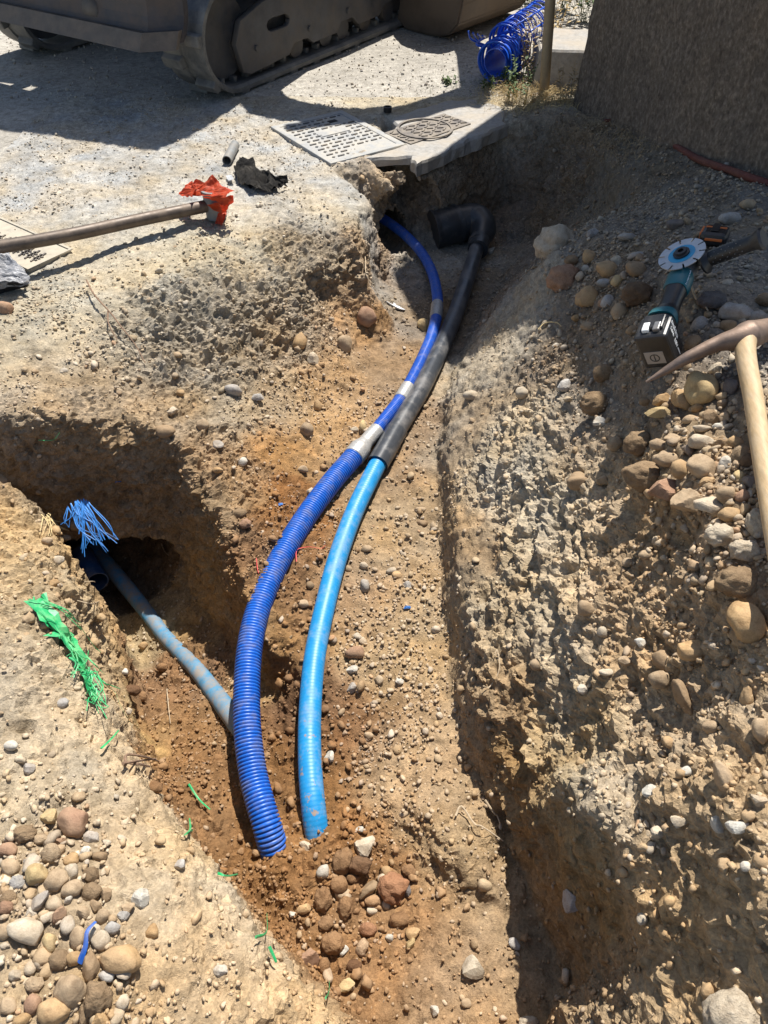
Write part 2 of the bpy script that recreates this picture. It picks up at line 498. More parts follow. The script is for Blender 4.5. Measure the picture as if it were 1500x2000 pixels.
M['tool_metal'] = plain('cast_aluminium', (0.2, 0.2, 0.2), 0.45, metal=0.6, var=0.2, dust=0.3)
M['disc'] = plain('diamond_disc_steel', (0.42, 0.44, 0.46), 0.35, metal=0.6, var=0.12, scale=60, dust=0.3, dust_col=(0.35, 0.36, 0.37))
M['disc_blue'] = plain('disc_blue_print', (0.02, 0.28, 0.5), 0.4, var=0.1)
M['print'] = plain('white_print', (0.75, 0.78, 0.78), 0.5, var=0.05)
M['sticker'] = plain('grey_sticker', (0.3, 0.28, 0.26), 0.5, var=0.1)
M['orange_trim'] = plain('orange_trim', (0.55, 0.14, 0.03), 0.5, var=0.1)
M['rubber'] = plain('track_rubber', (0.10, 0.10, 0.098), 0.55, var=0.3, scale=14, dust=0.5, dust_col=(0.30, 0.28, 0.24), bmp=0.25, dscale=5)
M['machine'] = plain('machine_grey_paint', (0.075, 0.075, 0.078), 0.55, var=0.3, scale=9, dust=0.45, dust_col=(0.15, 0.125, 0.1), dscale=5, bmp=0.1)
M['blade'] = plain('blade_dark_steel', (0.05, 0.048, 0.055), 0.5, metal=0.3, var=0.3, scale=9, dust=0.5, dust_col=(0.15, 0.12, 0.1), dscale=5, bmp=0.15)
M['edge'] = plain('scraped_cutting_edge', (0.12, 0.1, 0.082), 0.55, metal=0.3, var=0.2, scale=12, dust=0.4, dust_col=(0.25, 0.2, 0.16))
M['bucket'] = plain('bucket_steel', (0.12, 0.09, 0.065), 0.6, metal=0.2, var=0.25, scale=8, dust=0.5, dust_col=(0.16, 0.12, 0.085), dscale=4)
M['yellow'] = plain('machine_paint', (0.5, 0.3, 0.05), 0.5, var=0.15, dust=0.3)
M['glass'] = plain('cab_glass', (0.03, 0.04, 0.045), 0.08)
M['render'] = roughcast() if True else plain('rough_wall_render', (0.185, 0.145, 0.11), 0.95, var=0.5, scale=70, dust=0.5, dust_col=(0.11, 0.088, 0.066), bmp=1.0, dscale=11, spec=0.1, streak=(1, 1, 0.5))
# ------------------------------------------------------------------ the ground
X0, X1, Y0, Y1 = -2.0, 1.9, -0.2, 4.95
Z0, Z1 = -1.12, 0.70
GRID = 0.0084

def fz(v):                                     # the trench floor falls a little towards the viewer
    return -0.40 - 0.10 * min(1, max(0, (v - 900) / 800))
LINES = []
def L(*pts): LINES.append([tuple(at(*p)) for p in pts])
def W(*pts): LINES.append([tuple(p) for p in pts])
# frame of the fine patch
W((X0 - .02, Y0 - .02, 0), (X0 - .02, 1.2, 0), (X0 - .02, 2.4, 0), (X0 - .02, Y1 + .02, 0))
W((X0 - .02, Y1 + .02, 0), (-0.8, Y1 + .02, 0), (0.4, Y1 + .02, 0), (X1 + .02, Y1 + .02, 0))
W((X1 + .02, Y1 + .02, 0.0), (X1 + .02, 3.2, 0.12), (X1 + .02, 2.2, .2), (X1 + .02, 1, .2), (X1 + .02, Y0 - .02, 0.1))
W((X0 - .02, Y0 - .02, 0), (-.9, Y0 - .02, .03), (-.35, Y0 - .02, -.02), (-.12, Y0 - .02, -.12))
W((-.08, Y0 - .02, -.5), (.3, Y0 - .02, -.5))
W((.42, Y0 - .02, -.1), (.6, Y0 - .02, .12), (1.1, Y0 - .02, .3), (X1 + .02, Y0 - .02, .1))
# trench floor (main)
L((975, 470, -.47), (930, 500, -.46), (890, 600, -.43), (820, 700, -.41), (760, 850, -.40), (720, 950, fz(950)), (680, 1050, fz(1050)), (660, 1200, fz(1200)), (650, 1400, fz(1400)), (690, 1550, fz(1550)), (720, 1700, fz(1700)), (830, 1900, -.5), (930, 2050, -.5))
L((800, 470, -.46), (800, 520, -.445), (775, 570, -.42), (770, 640, -.40), (720, 740, -.37), (660, 840, -.35))
# right wall: foot, scraped lip, shoulder
L((1060, 425, -.40), (1010, 480, -.44), (955, 590, -.42), (898, 690, -.41), (864, 790, -.40), (860, 900, -.40), (864, 1000, fz(1000)), (872, 1120, fz(1120)), (886, 1260, fz(1260)), (904, 1400, fz(1400)), (930, 1500, fz(1500)), (990, 1610, fz(1610)), (1050, 1740, -.5), (1080, 1810, -.5), (1110, 1880, -.49), (1120, 1935, -.48), (1080, 1975, -.48), (1040, 2040, -.49))
L((975, 590, -.24), (948, 650, -.23), (925, 740, -.21), (925, 884, -.2), (948, 1000, -.2), (972, 1120, -.2), (1005, 1250, -.2), (1050, 1380, -.2), (1096, 1480, -.15), (1110, 1520, -.02), (1165, 1600, .06), (1215, 1670, .08), (1290, 1775, .09), (1340, 1835, .07), (1270, 1885, -.02), (1175, 1945, -.2), (1120, 2010, -.27))
L((1005, 565, -.07), (1010, 640, -.06), (1015, 740, -.05), (1040, 900, -.03), (1075, 1050, -.03), (1110, 1200, -.03), (1150, 1350, -.01), (1200, 1480, .05), (1300, 1640, .12), (1390, 1790, .15), (1400, 1880, .1), (1330, 1960, .03), (1280, 2040, -.02))
L((1055, 520, .08), (1090, 580, .12), (1120, 680, .13), (1160, 800, .14), (1200, 920, .16), (1250, 1050, .17), (1290, 1200, .17), (1330, 1400, .17), (1390, 1560, .29), (1480, 1740, .28), (1560, 1900, .24))
L((1145, 450, .2), (1200, 520, .28), (1250, 620, .33), (1260, 720, .34), (1290, 800, .35), (1330, 900, .37), (1380, 1000, .38), (1430, 1150, .37), (1500, 1350, .36), (1620, 1550, .38))
L((1232, 402, .16), (1300, 480, .38), (1350, 560, .46), (1400, 640, .47), (1480, 740, .46), (1540, 900, .48), (1640, 1150, .45))
L((1262, 368, .2), (1360, 400, .36), (1500, 470, .46), (1600, 560, .48))
L((908, 690, -.33), (876, 790, -.29), (873, 900, -.28), (879, 1000, -.28), (891, 1120, -.28), (912, 1260, -.28), (936, 1390, -.28), (976, 1490, -.33), (1030, 1595, -.34))
L((770, 1560, -.47), (800, 1572, -.445), (850, 1622, -.435), (900, 1690, -.44), (925, 1720, -.46))
L((768, 1590, -.495), (800, 1630, -.50), (850, 1690, -.505), (900, 1745, -.50))
# right of the pit, below the wall
L((1010, 245, .0), (1060, 232, .03), (1130, 262, .06), (1195, 318, .12), (1255, 362, .19))
L((1020, 300, -.12), (1080, 335, -.13), (1150, 385, -.12), (1195, 410, .0), (1140, 445, .1), (1050, 505, -.02))
L((1125, 218, .04), (1250, 262, .18), (1400, 318, .34), (1500, 352, .41))
# pit back wall: lip of the slab, foot
L((722, 392, -.03), (770, 350, -.02), (815, 325, -.02), (900, 283, -.02), (985, 243, -.01))
L((752, 500, -.40), (780, 498, -.44), (820, 494, -.45), (880, 466, -.46), (930, 434, -.45), (985, 404, -.42), (1040, 390, -.33), (1065, 410, -.36))
L((545, 252, .0), (600, 292, .0), (650, 328, .003), (720, 312, .003), (800, 308, .0))
W((-1.2, 4.3, 0), (-.62, 4.75, 0), (0, 4.65, 0), (.45, 4.8, 0), (.95, 4.85, .01), (1.4, 4.75, .05), (1.85, 4.6, .05))
# left side of the pit, a broken block of made ground
L((722, 392, -.03), (700, 420, -.03), (700, 470, -.05), (712, 520, -.1), (700, 545, -.17))
L((752, 500, -.40), (750, 550, -.40), (716, 575, -.30))
# yard edge and the sloping left side
L((700, 420, -.03), (620, 440, -.02), (540, 470, -.01), (440, 500, 0), (330, 545, 0), (200, 590, 0), (60, 620, 0), (-60, 660, 0))
L((690, 490, -.07), (600, 530, -.06), (500, 580, -.05), (420, 610, -.05), (330, 640, -.05), (230, 630, -.03))
L((700, 560, -.24), (640, 580, -.2), (570, 610, -.14), (520, 640, -.13), (460, 678, -.12), (360, 690, -.11), (250, 665, -.07))
L((740, 660, -.37), (660, 690, -.3), (560, 720, -.22), (470, 740, -.17), (380, 740, -.14), (300, 740, -.11), (160, 700, -.05), (0, 700, -.02))
L((620, 800, -.33), (540, 820, -.26), (450, 840, -.2), (380, 840, -.16))
# far side of the side trench: lip, foot
L((-80, 800, -.03), (0, 815, -.04), (100, 808, -.05), (200, 818, -.07), (290, 838, -.1), (345, 872, -.15))
L((-80, 960, -.44), (0, 990, -.47), (80, 1022, -.49), (140, 1044, -.52), (200, 1050, -.53), (260, 1050, -.53), (304, 1052, -.51))
# ridge between the trenches: crest, foot on the side trench
L((345, 872, -.15), (400, 950, -.2), (435, 1020, -.23), (455, 1100, -.27), (475, 1180, -.31), (520, 1270, -.37))
L((334, 1112, -.70), (372, 1146, -.68), (420, 1204, -.65), (475, 1280, -.6), (530, 1348, -.55), (578, 1408, -.52))
L((440, 900, -.22), (500, 960, -.27), (530, 1060, -.32), (545, 1160, -.35), (560, 1260, -.40), (600, 1330, -.44))
L((560, 900, -.31), (610, 960, -.355), (630, 1060, -.39), (620, 1180, -.42))
# side trench floor
L((250, 1180, -.8), (330, 1250, -.74), (400, 1330, -.66), (460, 1410, -.57), (520, 1500, -.51), (560, 1620, -.5))
L((250, 1320, -.70), (285, 1380, -.62), (330, 1440, -.55), (390, 1520, -.48), (450, 1640, -.49), (560, 1780, -.5), (680, 1920, -.5))
L((480, 1705, -.47), (545, 1692, -.45), (590, 1690, -.47), (628, 1672, -.455), (690, 1690, -.47))
# near left bank: foot, lip
W((-1.10, 1.70, -.78), (-1.025, 1.615, -.8), (-.89, 1.455, -.8), (-.815, 1.335, -.77), (-.765, 1.2, -.7), (-.72, 1.08, -.62), (-.655, .98, -.54), (-.59, .875, -.46))
W((-1.14, 1.79, -.8), (-1.05, 1.785, -.82), (-.95, 1.785, -.81), (-.87, 1.79, -.77), (-.835, 1.80, -.72))
W((-.96, 1.62, -.82), (-.855, 1.5, -.8), (-.785, 1.385, -.75))
L((300, 1520, -.43), (385, 1650, -.47), (455, 1750, -.49), (545, 1840, -.5), (630, 1930, -.5), (740, 2060, -.5))
L((-80, 915, -.03), (0, 935, -.04), (60, 960, -.06), (120, 1050, -.08), (148, 1110, -.08), (150, 1190, -.08), (165, 1270, -.09), (200, 1350, -.12), (245, 1440, -.15), (310, 1540, -.14), (395, 1670, -.13), (480, 1790, -.14), (570, 1890, -.17), (660, 1985, -.21), (730, 2060, -.24))
L((-80, 960, -.01), (0, 1000, -.01), (60, 1080, -.02), (90, 1200, -.02), (130, 1330, -.04), (190, 1450, -.06), (270, 1570, -.06), (370, 1720, -.06), (470, 1840, -.08), (580, 1960, -.12))
L((-100, 1250, 0), (0, 1330, .01), (100, 1480, 0), (190, 1600, .0), (260, 1720, .01), (340, 1850, -.01), (450, 1980, -.06))
L((-60, 1560, .04), (60, 1640, .05), (140, 1740, .05), (200, 1850, .05), (230, 1950, .03), (260, 2050, .0))

def build_height():
    co, ed, zz = [], [], []
    for ln in LINES:
        s = len(co)
        for p in ln: co.append(Vector((p[0], p[1]))); zz.append(p[2])
        ed += [(s + i, s + i + 1) for i in range(len(ln) - 1)]
    vo, eo, fo, ov, oe, of = delaunay_2d_cdt(co, ed, [], 0, 1e-5)
    P = np.array([(v.x, v.y) for v in vo])
    C0 = np.array([(c.x, c.y) for c in co]); ZZ = np.array(zz)
    Z = np.zeros(len(P))
    for i, src in enumerate(ov):
        if len(src): Z[i] = np.mean([zz[k] for k in src])
        else:
            d = np.linalg.norm(C0 - P[i], axis=1); k = np.argsort(d)[:3]; ww = 1 / (d[k] + 1e-4)
            Z[i] = (ZZ[k] * ww).sum() / ww.sum()
    gx = np.arange(X0, X1 + 1e-6, GRID); gy = np.arange(Y0, Y1 + 1e-6, GRID)
    H = np.zeros((len(gx), len(gy)), np.float32)
    for f in fo:
        a, b, c = P[f[0]], P[f[1]], P[f[2]]
        lo = np.minimum(np.minimum(a, b), c); hi = np.maximum(np.maximum(a, b), c)
        i0, i1 = max(0, int((lo[0] - X0) / GRID)), min(len(gx) - 1, int((hi[0] - X0) / GRID) + 1)
        j0, j1 = max(0, int((lo[1] - Y0) / GRID)), min(len(gy) - 1, int((hi[1] - Y0) / GRID) + 1)
        if i1 < i0 or j1 < j0: continue
        gX, gY = np.meshgrid(gx[i0:i1 + 1], gy[j0:j1 + 1], indexing='ij')
        det = (b[0] - a[0]) * (c[1] - a[1]) - (c[0] - a[0]) * (b[1] - a[1])
        if abs(det) < 1e-12: continue
        w1 = ((gX - a[0]) * (c[1] - a[1]) - (c[0] - a[0]) * (gY - a[1])) / det
        w2 = ((b[0] - a[0]) * (gY - a[1]) - (gX - a[0]) * (b[1] - a[1])) / det
        m = (w1 >= -1e-4) & (w2 >= -1e-4) & (w1 + w2 <= 1 + 1e-4)
        zv = Z[f[0]] + w1 * (Z[f[1]] - Z[f[0]]) + w2 * (Z[f[2]] - Z[f[0]])
        H[i0:i1 + 1, j0:j1 + 1][m] = zv[m]
    def blur(A, s):
        r = int(3 * s) + 1
        k = np.exp(-0.5 * (np.arange(-r, r + 1) / s) ** 2); k /= k.sum()
        for ax in (0, 1):
            B = np.pad(A, [(r, r) if q == ax else (0, 0) for q in (0, 1)], mode='edge')
            A = sum(k[t] * np.take(B, np.arange(t, t + A.shape[ax]), axis=ax) for t in range(2 * r + 1))
        return A.astype(np.float32)
    return gx, gy, blur(H, 1.6), blur

gx, gy, HF, _blur = build_height()

def surface_nets(f, org, h):
    s = f < 0
    cnt = np.zeros(tuple(n - 1 for n in f.shape), np.uint8)
    for a in (0, 1):
        for b in (0, 1):
            for c in (0, 1):
                cnt += s[a:s.shape[0] - 1 + a, b:s.shape[1] - 1 + b, c:s.shape[2] - 1 + c]
    ids = np.flatnonzero((cnt > 0) & (cnt < 8))
    sh = cnt.shape
    del cnt
    i, j, k = np.unravel_index(ids, sh)
    cv = {}
    for a in (0, 1):
        for b in (0, 1):
            for c in (0, 1): cv[a, b, c] = f[i + a, j + b, k + c]
    acc = np.zeros((len(ids), 3)); num = np.zeros(len(ids))
    keys = list(cv)
    for p in keys:
        for ax in range(3):
            if p[ax] == 0:
                q = list(p); q[ax] = 1; q = tuple(q)
                A, B = cv[p], cv[q]
                m = (A < 0) != (B < 0)
                t = np.where(m, A / np.where(m, A - B, 1), 0)
                for d in range(3):
                    acc[:, d] += np.where(m, (t if d == ax else p[d]), 0)
                num += m
    V = np.stack([i, j, k], 1) + acc / num[:, None]
    V = np.array(org) + V * h
    Q = []
    for ax in range(3):
        sl0 = [slice(None)] * 3; sl1 = [slice(None)] * 3
        sl0[ax] = slice(0, -1); sl1[ax] = slice(1, None)
        b, c = [d for d in range(3) if d != ax]
        S0, S1 = s[tuple(sl0)], s[tuple(sl1)]
        e = np.flatnonzero(S0 != S1)
        I = list(np.unravel_index(e, S0.shape))
        ok = (I[b] >= 1) & (I[c] >= 1) & (I[b] < sh[b]) & (I[c] < sh[c])
        I = [q[ok] for q in I]
        pos = S0[tuple(I)]
        cell = []
        for (db, dc) in ((-1, -1), (0, -1), (0, 0), (-1, 0)):
            J = [q.copy() for q in I]; J[b] += db; J[c] += dc
            cell.append(np.searchsorted(ids, np.ravel_multi_index(J, sh)))
        quad = np.stack(cell, 1)
        flip = pos if ax != 1 else ~pos
        quad[~flip] = quad[~flip][:, ::-1]
        Q.append(quad)
    return V, np.concatenate(Q)

def make_field():
    zs = np.arange(Z0, Z1, GRID, dtype=np.float32)
    f = zs[None, None, :] - HF[:, :, None]
    np.clip(f, -.2, .2, out=f)
    def carve(a, b, r, flat=1.0):
        a, b = np.array(a, float), np.array(b, float)
        lo = np.minimum(a, b) - r - .06; hi = np.maximum(a, b) + r + .06
        i0, i1 = int(max(0, (lo[0] - X0) / GRID)), int(min(len(gx), (hi[0] - X0) / GRID))
        j0, j1 = int(max(0, (lo[1] - Y0) / GRID)), int(min(len(gy), (hi[1] - Y0) / GRID))
        k0, k1 = int(max(0, (lo[2] - Z0) / GRID)), int(min(len(zs), (hi[2] - Z0) / GRID))
        G = np.stack(np.meshgrid(gx[i0:i1], gy[j0:j1], zs[k0:k1], indexing='ij'), -1)
        ab = b - a
        t = np.clip(((G - a) @ ab) / max(1e-9, ab @ ab), 0, 1)
        d = G - (a + t[..., None] * ab)
        d[..., 2] /= flat
        n = r - np.linalg.norm(d, axis=-1)
        f[i0:i1, j0:j1, k0:k1] = np.maximum(f[i0:i1, j0:j1, k0:k1], n)
    # tunnel under the corner of the side trench, running on along its old pipe
    carve((-1.02, 1.82, -.70), (-1.5, 2.3, -.73), .17)
    carve((-.90, 1.84, -.66), (-1.05, 2.05, -.7), .13)
    # hollows under the slab where the blue conduit and the elbow go into the bank
    carve((.08, 3.85, -.38), (-.05, 4.22, -.42), .12)
    carve(at(900, 450, -.34), at(800, 440, -.32), .13)
    # under the slab
    carve(at(850, 345, -.3), at(960, 310, -.3), .12, 1.3)
    carve((.05, 3.75, -.24), (.19, 3.97, -.25), .14, 1.1)
    carve(at(1195, 395, -.08), at(1215, 390, -.1), .05)
    return f
fld = make_field()
TV, TQ = surface_nets(fld, (X0, Y0, Z0), GRID)
del fld
# colour, roughness and loose cover of each stretch of ground (tint set per zone, darker in the pit and around the tools)
GREY, PALE, TAN, OCH, BRN, DRK, CRU, CLY, SHL = (.41, .39, .35), (.50, .40, .275), (.36, .26, .155), (.36, .21, .095), (.20, .105, .05), (.125, .07, .04), (.30, .255, .195), (.34, .25, .145), (.23, .18, .13)
# u, v, z, radius, colour, relief, gravel, pebbles, clods
ZONES = [
 (250, 250, 0, .7, GREY, .18, .8, .06, 0), (600, 330, 0, .5, GREY, .2, .9, .08, 0), (900, 180, 0, .6, (.42, .38, .3), .18, .6, .05, 0), (100, 350, 0, .6, GREY, .18, .8, .05, 0),
 (120, 520, 0, .3, (.43, .39, .31), .15, .6, .05, 0), (400, 480, 0, .22, (.44, .39, .29), .25, 1.3, .5, 0), (160, 620, -.01, .2, (.42, .37, .28), .25, 1.6, .9, 0), (30, 660, 0, .25, (.40, .36, .28), .25, 1.6, .8, 0),
 (765, 380, -.2, .16, (.27, .2, .13), 1.0, .2, .05, .2), (735, 430, -.2, .12, (.33, .25, .16), 1.1, .3, .05, .2), (800, 340, -.1, .1, (.3, .24, .17), .9, .5, .1, .1), (740, 320, 0, .1, (.42, .29, .16), .25, 1.5, .3, 0), (650, 410, -.02, .12, (.42, .36, .26), .4, 1.3, .3, .1),
 (600, 490, -.05, .16, (.31, .255, .185), 1.3, .7, .25, .25), (450, 580, -.05, .16, (.35, .30, .23), 1.3, .6, .3, .2), (300, 640, -.05, .15, (.34, .29, .22), 1.3, .6, .3, .2),
 (560, 640, -.15, .12, (.31, .25, .18), 1.0, .4, .2, .2), (380, 690, -.1, .12, CRU, 1.3, .4, .2, .2), (100, 750, -.04, .2, (.37, .30, .22), .6, .5, .2, .2),
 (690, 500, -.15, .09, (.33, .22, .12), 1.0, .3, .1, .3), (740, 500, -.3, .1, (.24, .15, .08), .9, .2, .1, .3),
 (700, 620, -.3, .1, OCH, .4, .9, .2, .1), (640, 720, -.3, .12, (.35, .24, .14), .4, 1.2, .4, .2), (540, 780, -.25, .12, (.35, .27, .18), .4, 1.0, .5, .2), (450, 780, -.18, .12, (.36, .29, .2), .5, .8, .3, .2),
 (540, 880, -.3, .09, OCH, .35, .4, .1, .2), (620, 860, -.33, .1, (.33, .22, .12), .4, 1.0, .3, .3), (430, 920, -.2, .1, (.27, .19, .12), 1.0, .3, .2, .4), (590, 1000, -.34, .09, (.24, .12, .05), .5, .8, .2, .6),
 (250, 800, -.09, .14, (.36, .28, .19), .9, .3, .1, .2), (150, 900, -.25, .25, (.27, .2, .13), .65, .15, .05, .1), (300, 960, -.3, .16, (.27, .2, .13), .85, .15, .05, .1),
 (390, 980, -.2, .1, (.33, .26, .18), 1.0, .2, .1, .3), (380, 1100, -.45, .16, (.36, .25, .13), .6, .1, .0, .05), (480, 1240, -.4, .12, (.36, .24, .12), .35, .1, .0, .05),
 (500, 1080, -.31, .1, (.21, .12, .065), .6, .6, .15, .8), (560, 1200, -.38, .1, (.19, .11, .06), .6, .5, .1, 1.0), (580, 1350, -.46, .08, DRK, .5, .3, .05, 1.0),
 (720, 900, -.39, .1, (.30, .21, .13), .35, 1.3, .4, .1), (800, 800, -.4, .09, (.27, .19, .12), .3, 1.2, .4, .1), (870, 600, -.43, .2, (.22, .17, .12), .3, 1.2, .3, .1), (780, 700, -.39, .1, (.29, .2, .12), .3, 1.2, .3, .1),
 (780, 1050, -.41, .13, (.33, .245, .155), .3, 1.6, .5, .1), (760, 1250, -.43, .13, (.36, .27, .17), .3, 1.8, .6, .1), (800, 1450, -.46, .13, (.36, .26, .16), .3, 1.5, .5, .2), (700, 1150, -.42, .1, (.30, .2, .12), .3, 1.3, .5, .3), (680, 1400, -.45, .09, BRN, .5, .7, .2, 1.0),
 (860, 1250, -.43, .06, (.38, .28, .17), .2, .4, .1, .1), (860, 1500, -.48, .08, (.35, .24, .14), .3, .5, .1, .2), (880, 1650, -.49, .09, (.34, .25, .15), .6, .5, .1, .2),
 (560, 1550, -.49, .1, (.2, .11, .05), .5, .4, .1, 1.1), (660, 1680, -.5, .12, (.22, .12, .055), .6, .5, .2, 1.1), (560, 1760, -.5, .12, (.25, .14, .065), .5, .5, .2, 1.0), (750, 1830, -.5, .14, (.26, .15, .075), .5, .7, .3, .9), (900, 1900, -.5, .14, (.33, .23, .14), .4, 1.1, .5, .4), (650, 1930, -.5, .1, (.28, .17, .09), .5, .7, .3, .7),
 (300, 1330, -.68, .09, (.24, .145, .08), .5, .4, .1, .8), (350, 1430, -.57, .1, (.24, .145, .075), .5, .3, .1, .7), (430, 1560, -.48, .1, (.24, .14, .07), .5, .4, .1, .9), (262, 1420, -.5, .06, (.46, .34, .17), .3, .2, .05, .1), (240, 1230, -.78, .1, (.36, .28, .17), .2, .5, .1, .2), (420, 1300, -.64, .08, (.2, .125, .075), .4, .3, .1, .6), (160, 1130, -.75, .16, (.2, .14, .09), .3, .2, .05, .3),
 (60, 1050, -.03, .14, (.43, .32, .19), .8, .4, .1, .3), (100, 1200, -.03, .14, (.42, .32, .2), .8, .4, .1, .2), (60, 1330, 0, .14, (.48, .385, .265), .6, .3, .04, .1), (160, 1450, -.04, .12, PALE, .5, .25, .04, .1), (60, 1500, .01, .12, (.44, .36, .25), .5, 1.0, .4, .1),
 (270, 1560, -.05, .1, PALE, .5, .2, .02, .05), (350, 1700, -.05, .1, (.52, .42, .29), .5, .2, .02, .05), (470, 1830, -.08, .1, (.50, .40, .28), .6, .25, .03, .1), (580, 1960, -.13, .1, (.44, .32, .19), .6, .6, .2, .2), (330, 1900, -.01, .1, (.42, .31, .19), .4, 1.0, .2, .2),
 (120, 1720, .05, .12, (.37, .29, .2), .4, 1.3, 1.2, .3), (60, 1880, .05, .1, (.42, .33, .22), .3, 1.1, .6, .1), (200, 1900, .05, .1, (.38, .29, .19), .4, 1.2, .9, .2),
 (930, 690, -.25, .12, (.40, .345, .265), .45, .1, .05, .05), (890, 850, -.25, .1, (.34, .27, .19), .35, .1, .05, .05), (890, 1050, -.25, .08, (.33, .24, .15), .4, .1, .05, .05), (1010, 640, -.05, .14, (.40, .345, .265), .4, .3, .1, .05),
 (970, 850, -.02, .12, (.46, .39, .29), .75, .4, .1, .1), (1000, 1000, .0, .12, (.48, .41, .305), 1.0, .4, .1, .1), (1080, 1000, .1, .12, (.50, .425, .315), 1.0, .5, .1, .1), (960, 1200, -.15, .1, (.42, .335, .225), .9, .2, .05, .1), (1060, 1200, .06, .12, (.48, .40, .29), 1.1, .5, .1, .1), (940, 1350, -.25, .08, (.33, .235, .14), .9, .2, .05, .1), (1050, 1400, .0, .1, (.40, .31, .19), 1.0, .4, .1, .1), (1130, 1420, .12, .1, (.43, .365, .27), 1.0, .9, .3, .1),
 (1100, 780, .2, .12, (.36, .29, .21), .6, .9, .3, .3), (1180, 1000, .2, .14, (.44, .315, .19), .8, .4, .08, .4), (1230, 1150, .2, .12, (.43, .30, .175), .85, .35, .08, .4), (1300, 1350, .2, .13, (.42, .31, .195), .85, .45, .2, .3), (1420, 1450, .32, .14, (.42, .32, .21), .75, .45, .2, .2), (1250, 1500, .18, .1, (.42, .345, .25), .8, 1.1, .4, .1), (1380, 1620, .24, .13, (.43, .325, .21), .7, .6, .25, .2), (1450, 1800, .22, .13, (.44, .325, .2), .6, .6, .2, .2), (1350, 1900, .05, .12, (.40, .295, .18), .6, .6, .2, .2), (1180, 1980, -.2, .1, (.37, .27, .165), .7, .6, .2, .3),
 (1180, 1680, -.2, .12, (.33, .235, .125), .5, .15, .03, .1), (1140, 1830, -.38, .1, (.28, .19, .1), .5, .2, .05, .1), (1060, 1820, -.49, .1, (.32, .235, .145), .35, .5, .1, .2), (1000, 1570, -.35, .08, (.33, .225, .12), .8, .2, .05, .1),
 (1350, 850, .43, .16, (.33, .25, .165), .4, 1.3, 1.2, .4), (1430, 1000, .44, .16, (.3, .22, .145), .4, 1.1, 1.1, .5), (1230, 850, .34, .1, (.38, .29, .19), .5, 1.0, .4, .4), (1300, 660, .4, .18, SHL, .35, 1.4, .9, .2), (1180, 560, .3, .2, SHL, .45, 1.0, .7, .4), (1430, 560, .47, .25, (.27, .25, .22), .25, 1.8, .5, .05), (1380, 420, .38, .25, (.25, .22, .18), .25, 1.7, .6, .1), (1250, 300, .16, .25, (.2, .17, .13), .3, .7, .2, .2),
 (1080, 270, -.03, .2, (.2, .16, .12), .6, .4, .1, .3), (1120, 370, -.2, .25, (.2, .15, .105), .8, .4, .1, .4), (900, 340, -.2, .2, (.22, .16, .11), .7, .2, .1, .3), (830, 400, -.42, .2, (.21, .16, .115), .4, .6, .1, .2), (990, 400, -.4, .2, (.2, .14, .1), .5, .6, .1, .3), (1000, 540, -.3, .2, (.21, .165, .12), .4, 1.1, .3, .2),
]
ZP = np.array([tuple(at(*q[:3])) for q in ZONES], np.float32)
ZR = np.array([q[3] for q in ZONES], np.float32)
ZD = np.array([(*q[4], *q[5:9]) for q in ZONES], np.float32)
ZD[:, 5] = ZD[:, 5] ** 1.6
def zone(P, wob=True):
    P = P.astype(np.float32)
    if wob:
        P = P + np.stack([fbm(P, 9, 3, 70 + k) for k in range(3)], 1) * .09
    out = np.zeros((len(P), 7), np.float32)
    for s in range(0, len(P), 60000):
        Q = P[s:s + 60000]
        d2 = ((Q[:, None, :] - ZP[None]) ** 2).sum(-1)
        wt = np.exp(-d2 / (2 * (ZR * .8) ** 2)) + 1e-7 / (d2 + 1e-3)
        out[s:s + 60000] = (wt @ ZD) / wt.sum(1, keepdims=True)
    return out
def vert_normals(V, Q):
    a, b, c, d = (V[Q[:, k]] for k in range(4))
    fn = np.cross(c - a, d - b)
    n = np.stack([np.bincount(Q.ravel(), np.repeat(fn[:, k], 4), len(V)) for k in range(3)], 1)
    return n / (np.linalg.norm(n, axis=1, keepdims=True) + 1e-12)
def yard_bumps(P):
    P = np.c_[P[:, :2], np.zeros(len(P))]
    return .008 * fbm(P, 2.2, 3, 5) + .004 * fbm(P, 14, 2, 9)

TN = vert_normals(TV, TQ)
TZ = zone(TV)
edge = np.clip(np.minimum.reduce([TV[:, 0] - X0, X1 - TV[:, 0], TV[:, 1] - Y0, Y1 - TV[:, 1]]) / .12, 0, 1)
flatness = np.clip((TN[:, 2] - .8) / .15, 0, 1)
rel = TZ[:, 3] * edge
warp = TV + np.stack([fbm(TV, 12, 2, 40 + k) for k in range(3)], 1) * .03
w1, w1b, c1 = worley(warp, 13, 1)
w2, w2b, c2 = worley(warp, 34, 2)
w3, w3b, c3 = worley(TV + TN * .002, 75, 3)
cr = np.clip((w1b - w1) * 2.2, 0, 1) ** .6            # lumps with cracks between them
cr2 = np.clip((w2b - w2) * 2.0, 0, 1) ** .7
rid = 1 - np.abs(fbm(TV * np.array([1, 1, 1.25]), 9, 4, 15)) * 2
disp = rel * (.034 * fbm(TV, 5.5, 3, 3) + .012 * (cr - .65) * (.45 + c1) + .024 * (rid - .6) + .004 * (cr2 - .6) * (.35 + 1.1 * c2) + .012 * (c2 - .5) * np.clip((w2b - w2) * 4, 0, 1) + .009 * (.55 - np.abs(fbm(warp * np.array([1.0, .28, .5]), 30, 3, 71)) * 2.2) + .016 * fbm(warp, 38, 3, 21) + .013 * (.62 - np.abs(fbm(warp, 24, 3, 61)) * 2.2) + .003 * (.45 - w3) * (.3 + 1.4 * c3))
disp += edge * (.0035 * fbm(TV, 62, 2, 51) + .003 * (.5 - w3) * (.2 + 1.6 * c3))
disp += (1 - edge * .0) * yard_bumps(TV) + .0022 * (.5 - w3) * edge
TV2 = TV + TN * disp[:, None]
